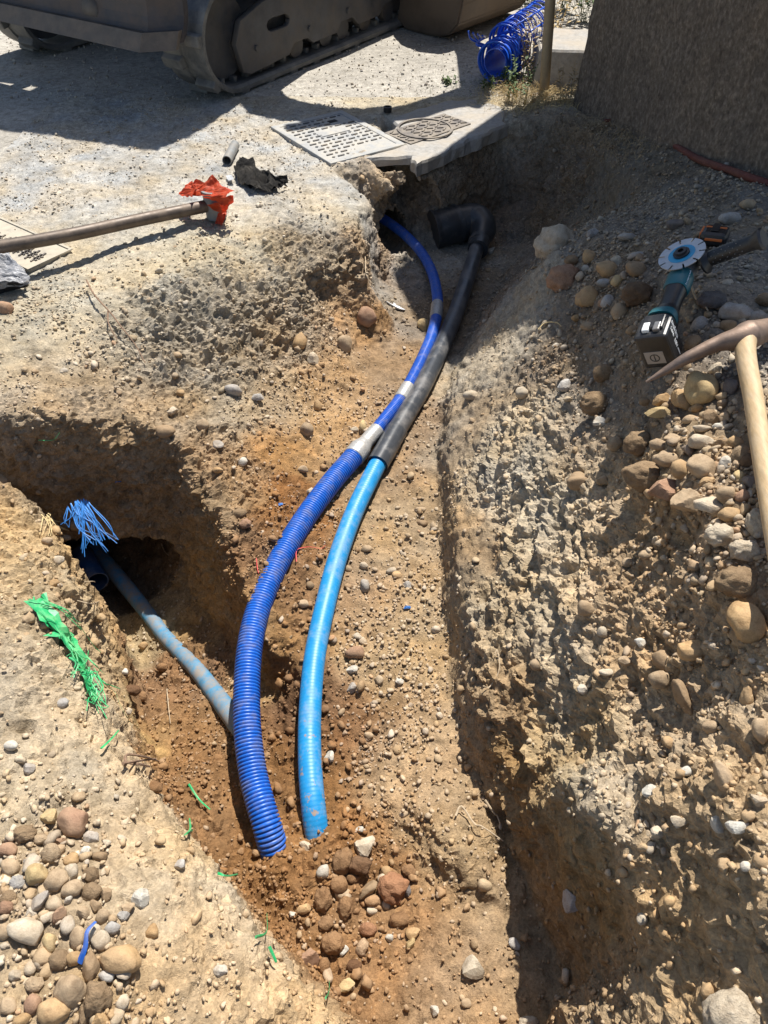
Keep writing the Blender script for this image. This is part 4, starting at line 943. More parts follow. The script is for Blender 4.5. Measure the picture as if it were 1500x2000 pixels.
 (141, 1602, 54, 60, 'r', R_, 'heap', 0, 'large reddish heart shaped cobble at the top of the left heap'), (20, 1657, 36, 28, 'r', R_, 'heap', 0, 0), (23, 1690, 34, 38, 'r', T, 'heap', 0, 0), (75, 1703, 42, 46, 'r', Y_, 'heap', 0, 0), (114, 1712, 48, 38, 'r', T, 'heap', 0, 0), (141, 1677, 30, 26, 'r', O, 'heap', 0, 0), (141, 1701, 26, 32, 'r', P_, 'heap', 0, 0), (178, 1701, 34, 32, 'c', B_, 'heap', 0, 0), (196, 1674, 30, 20, 'r', B_, 'heap', 0, 0), (145, 1734, 40, 32, 'r', T, 'heap', 30, 0), (180, 1738, 42, 36, 'c', B_, 'heap', 0, 0), (53, 1804, 66, 48, 'r', P_, 'heap', -25, 'big pale buff oval cobble in the middle of the left heap'), (156, 1826, 32, 42, 'r', T, 'heap', 0, 0), (183, 1813, 26, 38, 'r', P_, 'heap', -15, 0), (198, 1835, 36, 34, 'r', P_, 'heap', 0, 0), (231, 1868, 80, 54, 'r', O, 'heap', 5, 'biggest ochre brown cobble on the right side of the left heap'), (150, 1866, 30, 28, 'r', O, 'heap', 0, 0), (178, 1880, 32, 54, 'r', B_, 'heap', 0, 0), (139, 1927, 60, 68, 'r', T, 'heap', -20, 'large tan cobble with a flat face low in the left heap'), (189, 1934, 52, 62, 'c', B_, 'heap', 0, 'rough brown lump beside the large flat faced tan cobble'), (103, 1971, 60, 50, 'r', O, 'heap', -15, 0), (117, 1872, 40, 38, 'c', B_, 'heap', 0, 0), (99, 1837, 24, 40, 'r', Y_, 'heap', 0, 0), (66, 1954, 32, 36, 'r', R_, 'heap', 0, 0), (272, 1745, 34, 34, 'a', W_, 'heap', 0, 'bright whitish angular stone right of the left heap'), (218, 1809, 30, 28, 'r', G_, 'heap', 0, 0), (119, 1778, 24, 36, 'a', R_, 'heap', 0, 0), (81, 1758, 52, 26, 'a', G_, 'heap', 35, 'long grey broken stone lying slanted in the left heap'), (202, 1789, 26, 32, 'r', T, 'heap', -25, 0), (68, 1921, 38, 28, 'c', T, 'heap', 0, 0), (20, 1958, 32, 28, 'r', T, 'heap', 0, 0), (97, 1666, 38, 38, 'c', T, 'heap', 0, 0), (37, 1722, 32, 28, 'c', G_, 'heap', 0, 0), (22, 1745, 32, 26, 'c', B_, 'heap', 0, 0), (13, 1770, 30, 26, 'c', R_, 'heap', 0, 0), (46, 1624, 46, 32, 'c', B_, 'heap', 0, 0), (95, 1593, 38, 34, 'a', Y_, 'heap', 0, 0), (180, 1630, 28, 24, 'a', G_, 'heap', 0, 0), (165, 1972, 22, 42, 'a', B_, 'heap', 0, 0), (194, 1980, 36, 36, 'a', O, 'heap', 0, 0), (295, 1813, 24, 26, 'r', O, 'heap', 0, 0), (60, 1683, 26, 24, 'c', G_, 'heap', 0, 0), (118, 1642, 26, 18, 'a', R_, 'heap', 0, 0), (165, 1660, 22, 22, 'a', W_, 'heap', 0, 0), (76, 1640, 34, 20, 'c', T, 'heap', 0, 0), (100, 1790, 22, 18, 'a', P_, 'heap', 0, 0), (165, 1778, 24, 24, 'a', T, 'heap', 0, 0), (132, 1810, 18, 16, 'r', R_, 'heap', 0, 0), (186, 1768, 24, 24, 'a', B_, 'heap', 0, 0), (238, 1785, 24, 20, 'a', G_, 'heap', 30, 0), (60, 1780, 26, 18, 'a', W_, 'heap', 0, 0), (134, 1755, 16, 18, 'a', W_, 'heap', 0, 0), (78, 1880, 20, 26, 'r', P_, 'heap', 0, 0), (44, 1990, 36, 24, 'r', O, 'heap', 25, 0), (250, 1770, 26, 20, 'a', T, 'heap', 0, 0), (205, 1900, 30, 20, 'r', G_, 'heap', 0, 0), (10, 1815, 24, 30, 'r', T, 'heap', 0, 0), (210, 1745, 20, 26, 'a', B_, 'heap', 0, 0), (238, 1950, 26, 26, 'r', P_, 'heap', 0, 0), (30, 1900, 22, 20, 'a', P_, 'heap', 0, 0),
 (10, 935, 36, 34, 'r', T, 'slope', 0, 'tan cobble on the crest of the near left bank at the photo edge'), (92, 1055, 22, 16, 'r', T, 'branch', 0, 0), (110, 1090, 24, 18, 'r', P_, 'branch', 0, 0), (150, 1020, 26, 20, 'r', B_, 'branch', 0, 0), (130, 1045, 18, 12, 'r', P_, 'branch', 0, 0), (105, 1140, 20, 18, 'r', O, 'branch', 0, 0), (120, 1370, 22, 20, 'r', G_, 'branch', 0, 0), (20, 1455, 26, 20, 'r', W_, 'branch', 0, 0), (60, 1500, 24, 20, 'a', G_, 'branch', 0, 0), (350, 1686, 26, 22, 'a', G_, 'branch', 10, 0), (430, 1893, 26, 20, 'a', W_, 'branch', 0, 0),
]
SHAPES = {}
def stone_mesh(kind, k, big):
    key = (kind, k, big)
    if key not in SHAPES:
        v, f = stone_shape(4 if big else 3, kind, 500 + k * 7 + ord(kind))
        me = bpy.data.meshes.new('stone')
        me.from_pydata(v.tolist(), [], f.tolist()); me.update()
        if kind == 'r': me.shade_smooth()
        elif kind == 'c': me.shade_smooth()
        me.materials.append(M['clod'] if kind == 'c' else M['stone'])
        SHAPES[key] = me
    return SHAPES[key]
ORD = ['first', 'second', 'third', 'fourth', 'fifth', 'sixth', 'seventh', 'eighth', 'ninth', 'tenth', 'eleventh', 'twelfth']
def auto_labels():
    fam = {}
    for i, s in enumerate(ST):
        if s[8] == 0:
            size = 'large' if max(s[2], s[3]) >= 44 else 'medium sized' if max(s[2], s[3]) >= 27 else 'small'
            kind = {'r': 'rounded', 'a': 'angular', 'c': 'crumbly'}[s[4]]
            noun = {'r': 'cobble' if size != 'small' else 'pebble', 'a': 'stone', 'c': 'clod'}[s[4]]
            fam.setdefault((size, kind, CN[s[5]], noun, s[6]), []).append(i)
    lab = {}
    for (size, kind, cn, noun, reg), ids in fam.items():
        ids.sort(key=lambda i: ST[i][0])
        base = f'{size} {kind} {cn} {noun}'
        for k, i in enumerate(ids):
            if len(ids) == 1: lab[i] = f'{base} {REG[reg]}'
            elif k == 0: lab[i] = f'leftmost {base} {REG[reg]}'
            elif k == len(ids) - 1: lab[i] = f'rightmost {base} {REG[reg]}'
            else: lab[i] = f'{ORD[k]} {base} from the left {REG[reg]}'
    return lab
AUTO = auto_labels()
cam_right, cam_up, cam_fwd = Vector((1, 0, 0)), Vector((0, SP, CP)), Vector((0, CP, -SP))
for i, (u, v, pw, ph, kind, colr, reg, turn, own) in enumerate(ST):
    p, n = hit(u, v + ph * .22)
    ps = px_size(p)
    a, b = pw * ps / 2 * 1.04, ph * ps / 2 * 1.04
    c = (a + b) / 2 * (.8 if kind != 'c' else .85)
    big = max(pw, ph) >= 44
    nm = 'clod' if kind == 'c' else 'stone'
    o = bpy.data.objects.new(nm, stone_mesh(kind, i % 11, big))
    COL.objects.link(o)
    ang = math.radians(turn + random.uniform(-6, 6))
    xa = cam_right * math.cos(ang) + cam_up * math.sin(ang)
    ya = cam_up * math.cos(ang) - cam_right * math.sin(ang)
    q = basis(xa, ya, xa.cross(ya))
    # a stone may be rolled over in its own axes without changing its outline much
    o.rotation_mode = 'QUATERNION'; o.rotation_quaternion = q
    fl = random.choice([(1, 1), (-1, 1), (1, -1), (-1, -1)])
    o.scale = (a * fl[0], b * fl[1], c * fl[0] * fl[1])
    o.location = p + n * (c * .45) + Vector((0, 0, b * .1))
    jit = random.uniform(.88, 1.12)
    if kind == 'c' and reg in ('clods', 'branch'): colr = tuple(x * y for x, y in zip(colr, (1.0, .82, .68)))
    o.color = (*(min(.8, x * jit) for x in colr), 1)
    tag(o, own if own else AUTO[i], 'clod' if kind == 'c' else 'stone', 'stones and clods turned up by the digging')

print('TRIS terrain', len(TQ) * 2)
# ------------------------------------------------------------------ pipes in the trench
def corrugated(name, path_pts, r, pitch, mat, parent, groove=.84, seg=28, closed_end=False):
    path, s = resample(catmull(path_pts, 20), pitch / 6)
    rad = []
    for t in s:
        x = (t / pitch) % 1.0
        if x < .52: rad.append(r * (1 - .03 * abs(x / .52 - .5) * 2))
        elif x < .64: rad.append(r * (1 - (1 - groove) * (x - .52) / .12))
        elif x < .88: rad.append(r * groove)
        else: rad.append(r * (groove + (1 - groove) * (x - .88) / .12))
    vs, fs = sweep(path, rad, seg, True)
    return from_py(name, vs, fs, mat, parent, smooth=True), path
cond = empty('corrugated_conduit', at(560, 1090, -.40))
tag(cond, 'dark blue corrugated conduit, thick near end taped to a slimmer ribbed length', 'conduit')
KEEP = Matrix.Translation(-cond.location)
big_pts = [at(556, 1730, -.66), at(540, 1676, -.515), at(521, 1612, -.445), at(494, 1510, -.415), at(482, 1400, -.385), at(486, 1280, -.36), at(503, 1195, -.35), at(539, 1108, -.345), at(589, 1022, -.345), at(645, 945, -.345), at(694, 888, -.345)]
o, _ = corrugated('thick_section', big_pts, .0385, .0098, M['corr'], cond)
slim_pts = [at(700, 880, -.345), at(720, 858, -.347), at(742, 832, -.35), at(789, 769, -.355), at(824, 702, -.36), at(845, 650, -.362), at(854, 604, -.365), at(853, 570, -.372), at(843, 530, -.382), at(822, 492, -.392), at(790, 458, -.40), at(757, 433, -.405), at(730, 416, -.41)]
o2, slim_path = corrugated('slim_section', slim_pts, .0265, .0085, M['slim'], cond, groove=.87, seg=22)
o2.data.materials.append(M['slimwhite'])
# pale film in the grooves of the slim length
me = o2.data
rings = len(slim_path)
mi = np.zeros(len(me.polygons), np.int32)
for f in range((rings - 1) * 22):
    x = ((f // 22) * (.0085 / 6) / .0085) % 1.0
    if x > .6 and x < .8: mi[f] = 1
me.polygons.foreach_set('material_index', mi)
def band(pts, r, nm='tape_band', wr=0.0012, mat=None):
    path, s = resample(catmull(pts, 10), .004)
    rad = [r + wr * math.sin(t * 900) + wr * .6 * math.sin(t * 410 + 1) for t in s] if not isinstance(r, tuple) else [r[0] + (r[1] - r[0]) * min(1, max(0, (k / (len(s) - 1) - .28) / .22)) + wr * math.sin(t * 900) for k, t in enumerate(s)]
    vs, fs = sweep(path, rad, 24, True)
    return from_py(nm, vs, fs, mat or M['tape'], cond, True)
band([at(690, 893, -.345), at(701, 880, -.346), at(712, 867, -.347), at(724, 853, -.348), at(736, 840, -.349)], (.0405, .0288))
band([at(782, 780, -.354), at(789, 769, -.355), at(797, 756, -.356)], .0283)
band([at(851, 622, -.364), at(853, 608, -.365), at(854, 594, -.367)], .0284)
for c in cond.children: c.matrix_parent_inverse = KEEP

wp = empty('water_pipe', at(620, 1300, -.42))
tag(wp, 'light blue water pipe with smears of mud, its near end sunk in brown clods', 'pipe')
lb_pts = [at(632, 1710, -.64), at(623, 1650, -.515), at(612, 1575, -.455), at(605, 1480, -.435), at(606, 1380, -.42), at(616, 1275, -.405), at(637, 1175, -.39), at(660, 1088, -.38), at(690, 1005, -.37), at(718, 945, -.365), at(744, 895, -.362), at(766, 855, -.36)]
path, s = resample(catmull(lb_pts, 16), .0035)
rad = [.0325 + .00045 * math.sin(t * 2 * math.pi / .0105) for t in s]
vs, fs = sweep(path, rad, 28, True)
b = from_py('pipe_wall', vs, fs, M['lblue'], wp, True)
b.matrix_parent_inverse = Matrix.Translation(-wp.location)

dp = empty('pvc_sleeve', at(820, 760, -.41))
tag(dp, 'dark grey PVC sleeve over the light blue pipe, ending in a black elbow', 'pipe')
INV = Matrix.Translation(-dp.location)
sl_pts = [at(764, 856, -.36), at(792, 812, -.36), at(824, 757, -.36), at(857, 689, -.365), at(886, 622, -.37), at(906, 565, -.375), at(922, 515, -.38), at(934, 474, -.38)]
path, s = resample(catmull(sl_pts, 12), .02)
pipe_shell('sleeve', path, .038, .034, M['sleeve'], dp)
# socket end: a wider length slipped over the blue pipe
path, s = resample(catmull([at(737, 907, -.362), at(752, 881, -.361), at(775, 840, -.36)], 8), .01)
pipe_shell('socket', path, .0415, .0365, M['sleeve'], dp)
# elbow
e0, e1, e2 = at(936, 474, -.38), at(944, 440, -.37), at(928, 428, -.37)
arc = catmull([at(933, 488, -.38), at(940, 464, -.375), at(942, 446, -.365), at(924, 433, -.36), at(900, 436, -.365), at(880, 441, -.37)], 10)
path, s = resample(arc, .008)
L_ = s[-1]
rad = []
for t in s:
    x = t / L_
    if x < .16: r = .054
    elif x < .2: r = .054 - .008 * (x - .16) / .04
    elif x < .6: r = .048 + .042 * ((x - .2) / .4) ** 1.2
    elif x < .64: r = .09 + .006 * (x - .6) / .04
    else: r = .096
    rad.append(r)
vs, fs = sweep(path, rad, 36, True)
eb = from_py('elbow', vs, fs, M['elbow'], dp, False)
shade_auto(eb, 40)
path2, _ = resample(catmull([at(892, 438, -.37), at(880, 441, -.37), at(862, 446, -.375), at(846, 450, -.38)], 6), .01)
vs, fs = sweep(path2, [.106 if i < 2 or i > len(path2) - 3 else .100 for i in range(len(path2))], 36, True)
sk = from_py('elbow_socket', vs, fs, M['elbow'], dp, False); shade_auto(sk, 40)
pr, _ = resample([at(934.5, 478, -.38), at(936, 470, -.38)], .01)
vs, fs = sweep(pr, .057, 32, True)
ring = from_py('collar', vs, fs, M['elbow'], dp, False); shade_auto(ring, 40)
for c in dp.children: c.matrix_parent_inverse = INV

# old pipe bared in the side trench
bp = tube('buried_pipe', [at(474, 1428, -.525), at(448, 1392, -.555), at(418, 1352, -.625), at(384, 1308, -.68), at(354, 1276, -.722), at(320, 1240, -.755), at(290, 1200, -.76), at(250, 1150, -.775), at(215, 1108, -.78), at(180, 1068, -.79)], [.030, .030, .029, .028, .027, .026, .027, .03, .03, .03], M['lblue_dirty'], seg=22)
tag(bp, 'dirty light blue pipe half buried in the side trench behind the thick conduit', 'pipe')
a0, a1 = at(190, 1137, -.68), at(160, 1082, -.70)
path, _ = resample([a0, a0.lerp(a1, .5), a1], .03)
st = pipe_shell('pipe_stub', path, .042, .038, plain('dark_blue_stub', (.012, .05, .13), .4, dust=.3), None, 26)
tag(st, 'open ended dark blue pipe stub in the dark mouth of the side trench', 'pipe')
# ------------------------------------------------------------------ the house wall on the right
house = empty('house', (1.12, 4.7, 0))
tag(house, 'brown rough rendered house wall standing over the right side of the pit', 'house')
HINV = Matrix.Translation(-house.location)
A, Bc = Vector((1.12, 4.70)), Vector((1.405, 2.60))
dl = Vector((.53, .85)).normalized(); dr = Vector((.92, .40)).normalized()
C_, D_c = Bc + dr * 3.6, A + dl * 4.2
def wall_mesh():
    bm = bmesh.new()
    pts = [D_c, A, Bc, C_]
    tops = []
    zlo, zhi, n = -.9, 2.6, 44
    cols = []
    for a, b, seg in ((D_c, A, 20), (A, Bc, 44), (Bc, C_, 20)):
        for k in range(seg + (1 if b is C_ else 0)):
            cols.append(a.lerp(b, k / seg))
    grid = []
    for ci, c in enumerate(cols):
        row = []
        for k in range(n + 1):
            z = zlo + (zhi - zlo) * k / n
            p = Vector((c.x, c.y, z))
            q = p * 3.1
            d = mnoise.noise(q) * .014 + mnoise.noise(p * 11) * .008 + mnoise.noise(p * 37) * .006
            nrm = Vector((-1, -.15, 0)).normalized()
            lean = -.03 * min(1, max(0, (.6 - z) / .6))          # the foot is battered out a little
            row.append(bm.verts.new(p + nrm * (d - lean)))
        grid.append(row)
    for r0, r1 in zip(grid, grid[1:]):
        for k in range(n): bm.faces.new((r0[k], r1[k], r1[k + 1], r0[k + 1]))
    # back of the wall
    inner = []
    cen = Vector((3.2, 5.2))
    for c in cols:
        q = c + (cen - c).normalized() * .35
        inner.append((bm.verts.new((q.x, q.y, zlo)), bm.verts.new((q.x, q.y, zhi))))
    for (a0, a1), (b0, b1) in zip(inner, inner[1:]): bm.faces.new((b0, a0, a1, b1))
    for i in range(len(cols) - 1): bm.faces.new((grid[i][n], grid[i + 1][n], inner[i + 1][1], inner[i][1]))
    bm.faces.new((grid[0][0], *[grid[0][k] for k in range(1, n + 1)], inner[0][1], inner[0][0]))
    bm.faces.new((*[grid[-1][k] for k in range(n, -1, -1)], inner[-1][0], inner[-1][1]))
    return from_bm('wall', bm, M['render'], house)
wl = wall_mesh(); wl.matrix_parent_inverse = HINV
# unseen flat roof, overhang shaped so its shade falls over the pit
E1 = Vector((.65, 5.06)); EA = Vector((.78, 4.52)); E3 = Vector((1.07, 2.54)); E4 = E3 + Vector((.92, .40)).normalized() * 4.4; E2 = A + dl * 4.4; EM = Vector((1.18, 5.92)); EN = Vector((2.1, 6.3)); EB = Vector((1.06, 3.77)); EC = Vector((1.10, 3.25)); E3 = Vector((1.11, 2.66)); EF = Vector((1.40, 2.70)); E4 = EF + Vector((.92, .40)).normalized() * 4.2
EAVE = (E1, EA, EB, EC, E3, EF, E4, E2, EN, EM)
bm = bmesh.new()
lo = [bm.verts.new((q.x, q.y, 2.60)) for q in EAVE]
hi = [bm.verts.new((q.x, q.y, 2.76)) for q in EAVE]
bm.faces.new(list(reversed(lo))); bm.faces.new(hi)
for k in range(10): bm.faces.new((lo[k], lo[(k + 1) % 10], hi[(k + 1) % 10], hi[k]))
rf = from_bm('roof', bm, M['concrete'], house); rf.matrix_parent_inverse = HINV
bmesh_fix = bmesh.new(); bmesh_fix.from_mesh(rf.data); bmesh.ops.recalc_face_normals(bmesh_fix, faces=bmesh_fix.faces); bmesh_fix.to_mesh(rf.data); bmesh_fix.free()

# ------------------------------------------------------------------ post and kerb beyond the pit
p0 = at(1062, 190, 0)
post = tube('post', [p0 + Vector((0, 0, -.2)), p0, p0 + Vector((-.04, 0, .5)), p0 + Vector((-.17, 0, 2.3))], .03, M['post'], None, 24, curve=False)
tag(post, 'slim tan painted post rising beside the corner of the house wall', 'post')
def rough_block(name, poly, z0, z1, mat, amp=.006, sub=5, seed=0, parent=None):
    """stone or concrete slab with an uneven outline and worn edges"""
    bm = bmesh.new()
    ring = []
    n = len(poly)
    for i in range(n):
        a, b = Vector(poly[i]), Vector(poly[(i + 1) % n])
        for k in range(sub): ring.append(a.lerp(b, k / sub))
    cen = sum(ring, Vector((0, 0))) / len(ring)
    lv = []
    for z, ins in ((z0, 0), (z0 + (z1 - z0) * .55, 0), (z1 - .012, 0), (z1, .012)):
        row = []
        for q in ring:
            d = mnoise.noise(Vector((q.x * 14, q.y * 14, z * 9 + seed))) * amp * 2
            p = q + (cen - q).normalized() * (ins + d)
            row.append(bm.verts.new((p.x, p.y, z + (mnoise.noise(Vector((q.x * 9, q.y * 9, seed + 4))) * amp * .5 if z > z0 else 0))))
        lv.append(row)
    m = len(ring)
    for r0, r1 in zip(lv, lv[1:]):
        for k in range(m): bm.faces.new((r0[k], r0[(k + 1) % m], r1[(k + 1) % m], r1[k]))
    c = bm.verts.new((cen.x, cen.y, z1))
    for k in range(m): bm.faces.new((lv[-1][k], lv[-1][(k + 1) % m], c))
    bm.faces.new(list(reversed(lv[0])))
    bmesh.ops.recalc_face_normals(bm, faces=bm.faces)
    return from_bm(name, bm, mat, parent)
kerb = rough_block('concrete_kerb', [(.93, 5.12), (1.6, 5.02), (1.66, 5.5), (.98, 5.62)], -.1, .21, M['concrete'], .01, 6, 3)
tag(kerb, 'low concrete kerb block between the tan post and the house wall', 'kerb')

# ------------------------------------------------------------------ slab, covers
def P2(u, v, z=0.0):
    q = at(u, v, z); return (q.x, q.y)
slab = rough_block('concrete_slab', [P2(800, 302), P2(812, 326), P2(860, 304), P2(905, 281), P2(955, 262), P2(992, 244), P2(980, 210), P2(930, 196), P2(860, 200), P2(770, 232), P2(772, 262)], -.06, .006, M['concrete'], .018, 6, 8)
tag(slab, 'grey concrete slab around the iron cover at the edge of the pit', 'slab')
sl2 = rough_block('concrete_slab', [P2(702, 312), P2(818, 306), P2(798, 282), P2(782, 288)], -.04, .004, M['concrete'], .010, 5, 18)
tag(sl2, 'small piece of concrete slab in front of the pale composite cover', 'slab')
def quad_frame(c0, c1, c3):
    """local frame of a flat rectangular plate from three ground corners"""
    x = (c1 - c0); y = (c3 - c0)
    lx = x.length; x = x.normalized()
    y = y - x * y.dot(x); ly = y.length; y = y.normalized()
    z = x.cross(y)
    if z.z < 0: z = -z
    return Matrix.Translation(c0) @ Matrix((x, y, z)).transposed().to_4x4(), lx, ly
def plate_grid(name, mtx, mat, parent, items):
    """small raised bars and studs joined as one relief (too small to pick apart)"""
    bm = bmesh.new()
    for (x, y, sx, sy, h, a) in items:
        box_bm(bm, (x, y, h / 2), (sx, sy, h), Matrix.Rotation(a, 3, 'Z'))
    o = from_bm(name, bm, mat, parent)
    o['kind'] = 'stuff'
    return o
# pale composite cover, slightly proud of the ground
cz = .006
mt, lx, ly = quad_frame(at(648, 318, cz), at(785, 282, cz), at(545, 247, cz))
cv = empty('inspection_cover', (0, 0, 0)); cv.matrix_world = mt
tag(cv, 'pale composite inspection cover with raised tread bars, nearest the orange bag', 'cover')
fr = prism('frame', [(-.012, -.012), (lx + .012, -.012), (lx + .012, ly + .012), (-.012, ly + .012)], [[(.018, .018), (.018, ly - .018), (lx - .018, ly - .018), (lx - .018, .018)]], .03, M['cover'], cv, .003, Matrix.Translation((0, 0, -.013)))
box('lid', (lx / 2, ly / 2, -.016), (lx - .042, ly - .042, .034), M['cover'], cv, bevel=.003)
items = []
nx, ny = 9, 13
for i in range(nx):
    for j in range(ny):
        x, y = .045 + (lx - .09) * i / (nx - 1), .05 + (ly - .1) * j / (ny - 1)
        if 3 <= i <= 6 and 7 <= j <= 8: continue
        if i > 2 and j < 2: continue
        if i >= 6 and 10 <= j <= 11: continue
        if (i + j) % 2: items.append((x, y, .036, .010, .006, 0))
        else: items.append((x, y + .004, .013, .014, .005, .78))
plate_grid('tread_bars', None, M['cover_mark'], cv, items)
box('name_plate', (lx * .52, ly * .58, .002), (lx * .42, .05, .006), M['cover'], cv, bevel=.001)
box('lifting_recess_shade', (lx * .72, ly * .83, .0015), (.052, .035, .003), M['dark'], cv)  # flat dark plate, the shade of the recess put in as colour
def lettering(txt, size, mtx, mat, parent, ext=.0012):
    cu = bpy.data.curves.new('lettering', 'FONT')
    cu.body = txt; cu.size = size; cu.extrude = ext; cu.align_x = 'CENTER'; cu.align_y = 'CENTER'
    cu.materials.append(mat)
    tmp = bpy.data.objects.new('lettering_tmp', cu); COL.objects.link(tmp)
    me = bpy.data.meshes.new_from_object(tmp.evaluated_get(bpy.context.evaluated_depsgraph_get()))
    bpy.data.objects.remove(tmp)
    o = bpy.data.objects.new('lettering', me); COL.objects.link(o)
    if not len(me.materials): me.materials.append(mat)
    o.parent = parent; o.matrix_local = mtx
    return o
# iron cover in the slab
cz = .012
mt, lx, ly = quad_frame(at(802, 281, cz), at(920, 241, cz), at(766, 254, cz))
ic = empty('iron_cover', (0, 0, 0)); ic.matrix_world = mt
tag(ic, 'dark cast iron cover with a ring pattern set in the concrete slab', 'cover')
box('lid', (lx / 2, ly / 2, -.014), (lx, ly, .03), M['iron'], ic, bevel=.003)
items = []
for i in range(9):
    for j in range(6):
        x, y = .03 + (lx - .06) * i / 8, .03 + (ly - .06) * j / 5
        if abs(math.hypot(x - lx * .45, y - ly * .5) - .15) < .022: continue
        items.append((x, y, .034, .010, .006, .5 if (i + j) % 2 else -.5))
plate_grid('tread_bars', None, M['iron'], ic, items)
bm = bmesh.new()
lathe(bm, [(.142, 0), (.142, .006), (.156, .006), (.156, 0)], 40, close=True)
rg = from_bm('ring_rib', bm, M['iron'], ic); rg.location = (lx * .45, ly * .5, .001)
# dusty cover under the steel pole
cz = .008
mt, lx, ly = quad_frame(at(56, 526, cz), at(138, 488, cz), at(-34, 440, cz))
dc = empty('inspection_cover', (0, 0, 0)); dc.matrix_world = mt
tag(dc, 'dusty patterned cover lying flush under the brown steel pole', 'cover')
box('lid', (lx / 2, ly / 2, -.012), (lx, ly, .024), M['cover_dusty'], dc, bevel=.003)
items = []
for i in range(7):
    for j in range(11):
        x, y = .06 + (lx - .16) * i / 6, .05 + (ly - .1) * j / 10
        items.append((x, y, .034, .008, .005, 1.25 if (i % 2) else .25))
plate_grid('tread_bars', None, M['iron'], dc, items)
box('lifting_hole_shade', (lx - .08, ly * .53, .001), (.03, .036, .003), M['dark'], dc); box('lifting_hole_shade', (lx - .13, ly * .53, .001), (.024, .036, .003), M['dark'], dc)  # flat dark plates painted as the shade inside the lifting holes
prism('frame_rib', [(-.006, -.006), (lx + .006, -.006), (lx + .006, ly + .006), (-.006, ly + .006)], [[(.004, .004), (.004, ly - .004), (lx - .004, ly - .004), (lx - .004, .004)]], .006, M['cover_dusty'], dc, 0, Matrix.Translation((0, 0, .002)))
# ------------------------------------------------------------------ tracked excavator
ex = empty('excavator', (-1.165, 6.31, 0), Matrix.Rotation(math.atan2(-.55, .835), 3, 'Z').to_quaternion())
tag(ex, 'dark dusty tracked excavator with dozer blade parked across the yard', 'excavator')
TW, TH, WB = .33, .58, 1.95                         # track width, height, wheel base
def track_loop(y):
    """belt centreline: idler and sprocket joined by straights"""
    r = TH / 2 - .035
    c0, c1 = -.93, -.93 + WB
    out = []
    n = 14
    for k in range(n + 1):
        a = math.pi / 2 + math.pi * k / n; out.append((c0 + r * math.cos(a), r + .035 + r * math.sin(a)))
    m = 30
    for k in range(1, m): out.append((c0 + (c1 - c0) * k / m, .035))
    for k in range(n + 1):
        a = -math.pi / 2 + math.pi * k / n; out.append((c1 + r * math.cos(a), r + .035 + r * math.sin(a)))
    for k in range(1, m): out.append((c1 - (c1 - c0) * k / m, .035 + 2 * r))
    return out
loop = track_loop(0)
def belt(xc):
    bm = bmesh.new()
    n = len(loop)
    cen = [sum(p[0] for p in loop) / n, TH / 2]
    rows = []
    for i, (y, z) in enumerate(loop):
        a, b = loop[i - 1], loop[(i + 1) % n]
        t = Vector((b[0] - a[0], b[1] - a[1])).normalized()
        nr = Vector((t.y, -t.x))                       # outward for this direction of travel
        if nr.dot(Vector((y - cen[0], z - cen[1]))) < 0: nr = -nr
        prof = [(-TW / 2, 0), (-TW / 2, .022), (-.03, .022), (-.025, .012), (.025, .012), (.03, .022), (TW / 2, .022), (TW / 2, 0), (TW / 2 - .02, -.012), (-TW / 2 + .02, -.012)]
        rows.append([bm.verts.new((xc + px, y + nr.x * pz, z + nr.y * pz)) for px, pz in prof])
    for i in range(n):
        r0, r1 = rows[i], rows[(i + 1) % n]
        for k in range(len(r0)): bm.faces.new((r0[k], r0[(k + 1) % len(r0)], r1[(k + 1) % len(r1)], r1[k]))
    bmesh.ops.recalc_face_normals(bm, faces=bm.faces)
    return from_bm('rubber_track', bm, M['rubber'], ex)
LP, LS = resample([Vector((0, y, z)) for y, z in loop] + [Vector((0, *loop[0]))], .008)
def lug_mesh():
    bm = bmesh.new()
    box_bm(bm, (0, 0, .022), (.15, .07, .05), None, .008)
    for v in bm.verts:
        if v.co.z > .01: v.co.y *= .86
    me = bpy.data.meshes.new('tread_lug'); bm.to_mesh(me); bm.free(); me.materials.append(M['rubber'])
    return me
LUG = lug_mesh()
def cog_mesh():
    bm = bmesh.new(); box_bm(bm, (0, 0, -.022), (.05, .03, .04), None, .006)
    me = bpy.data.meshes.new('drive_cog'); bm.to_mesh(me); bm.free(); me.materials.append(M['rubber']); return me
COG = cog_mesh()
cen = Vector((0, -.93 + WB / 2, TH / 2))
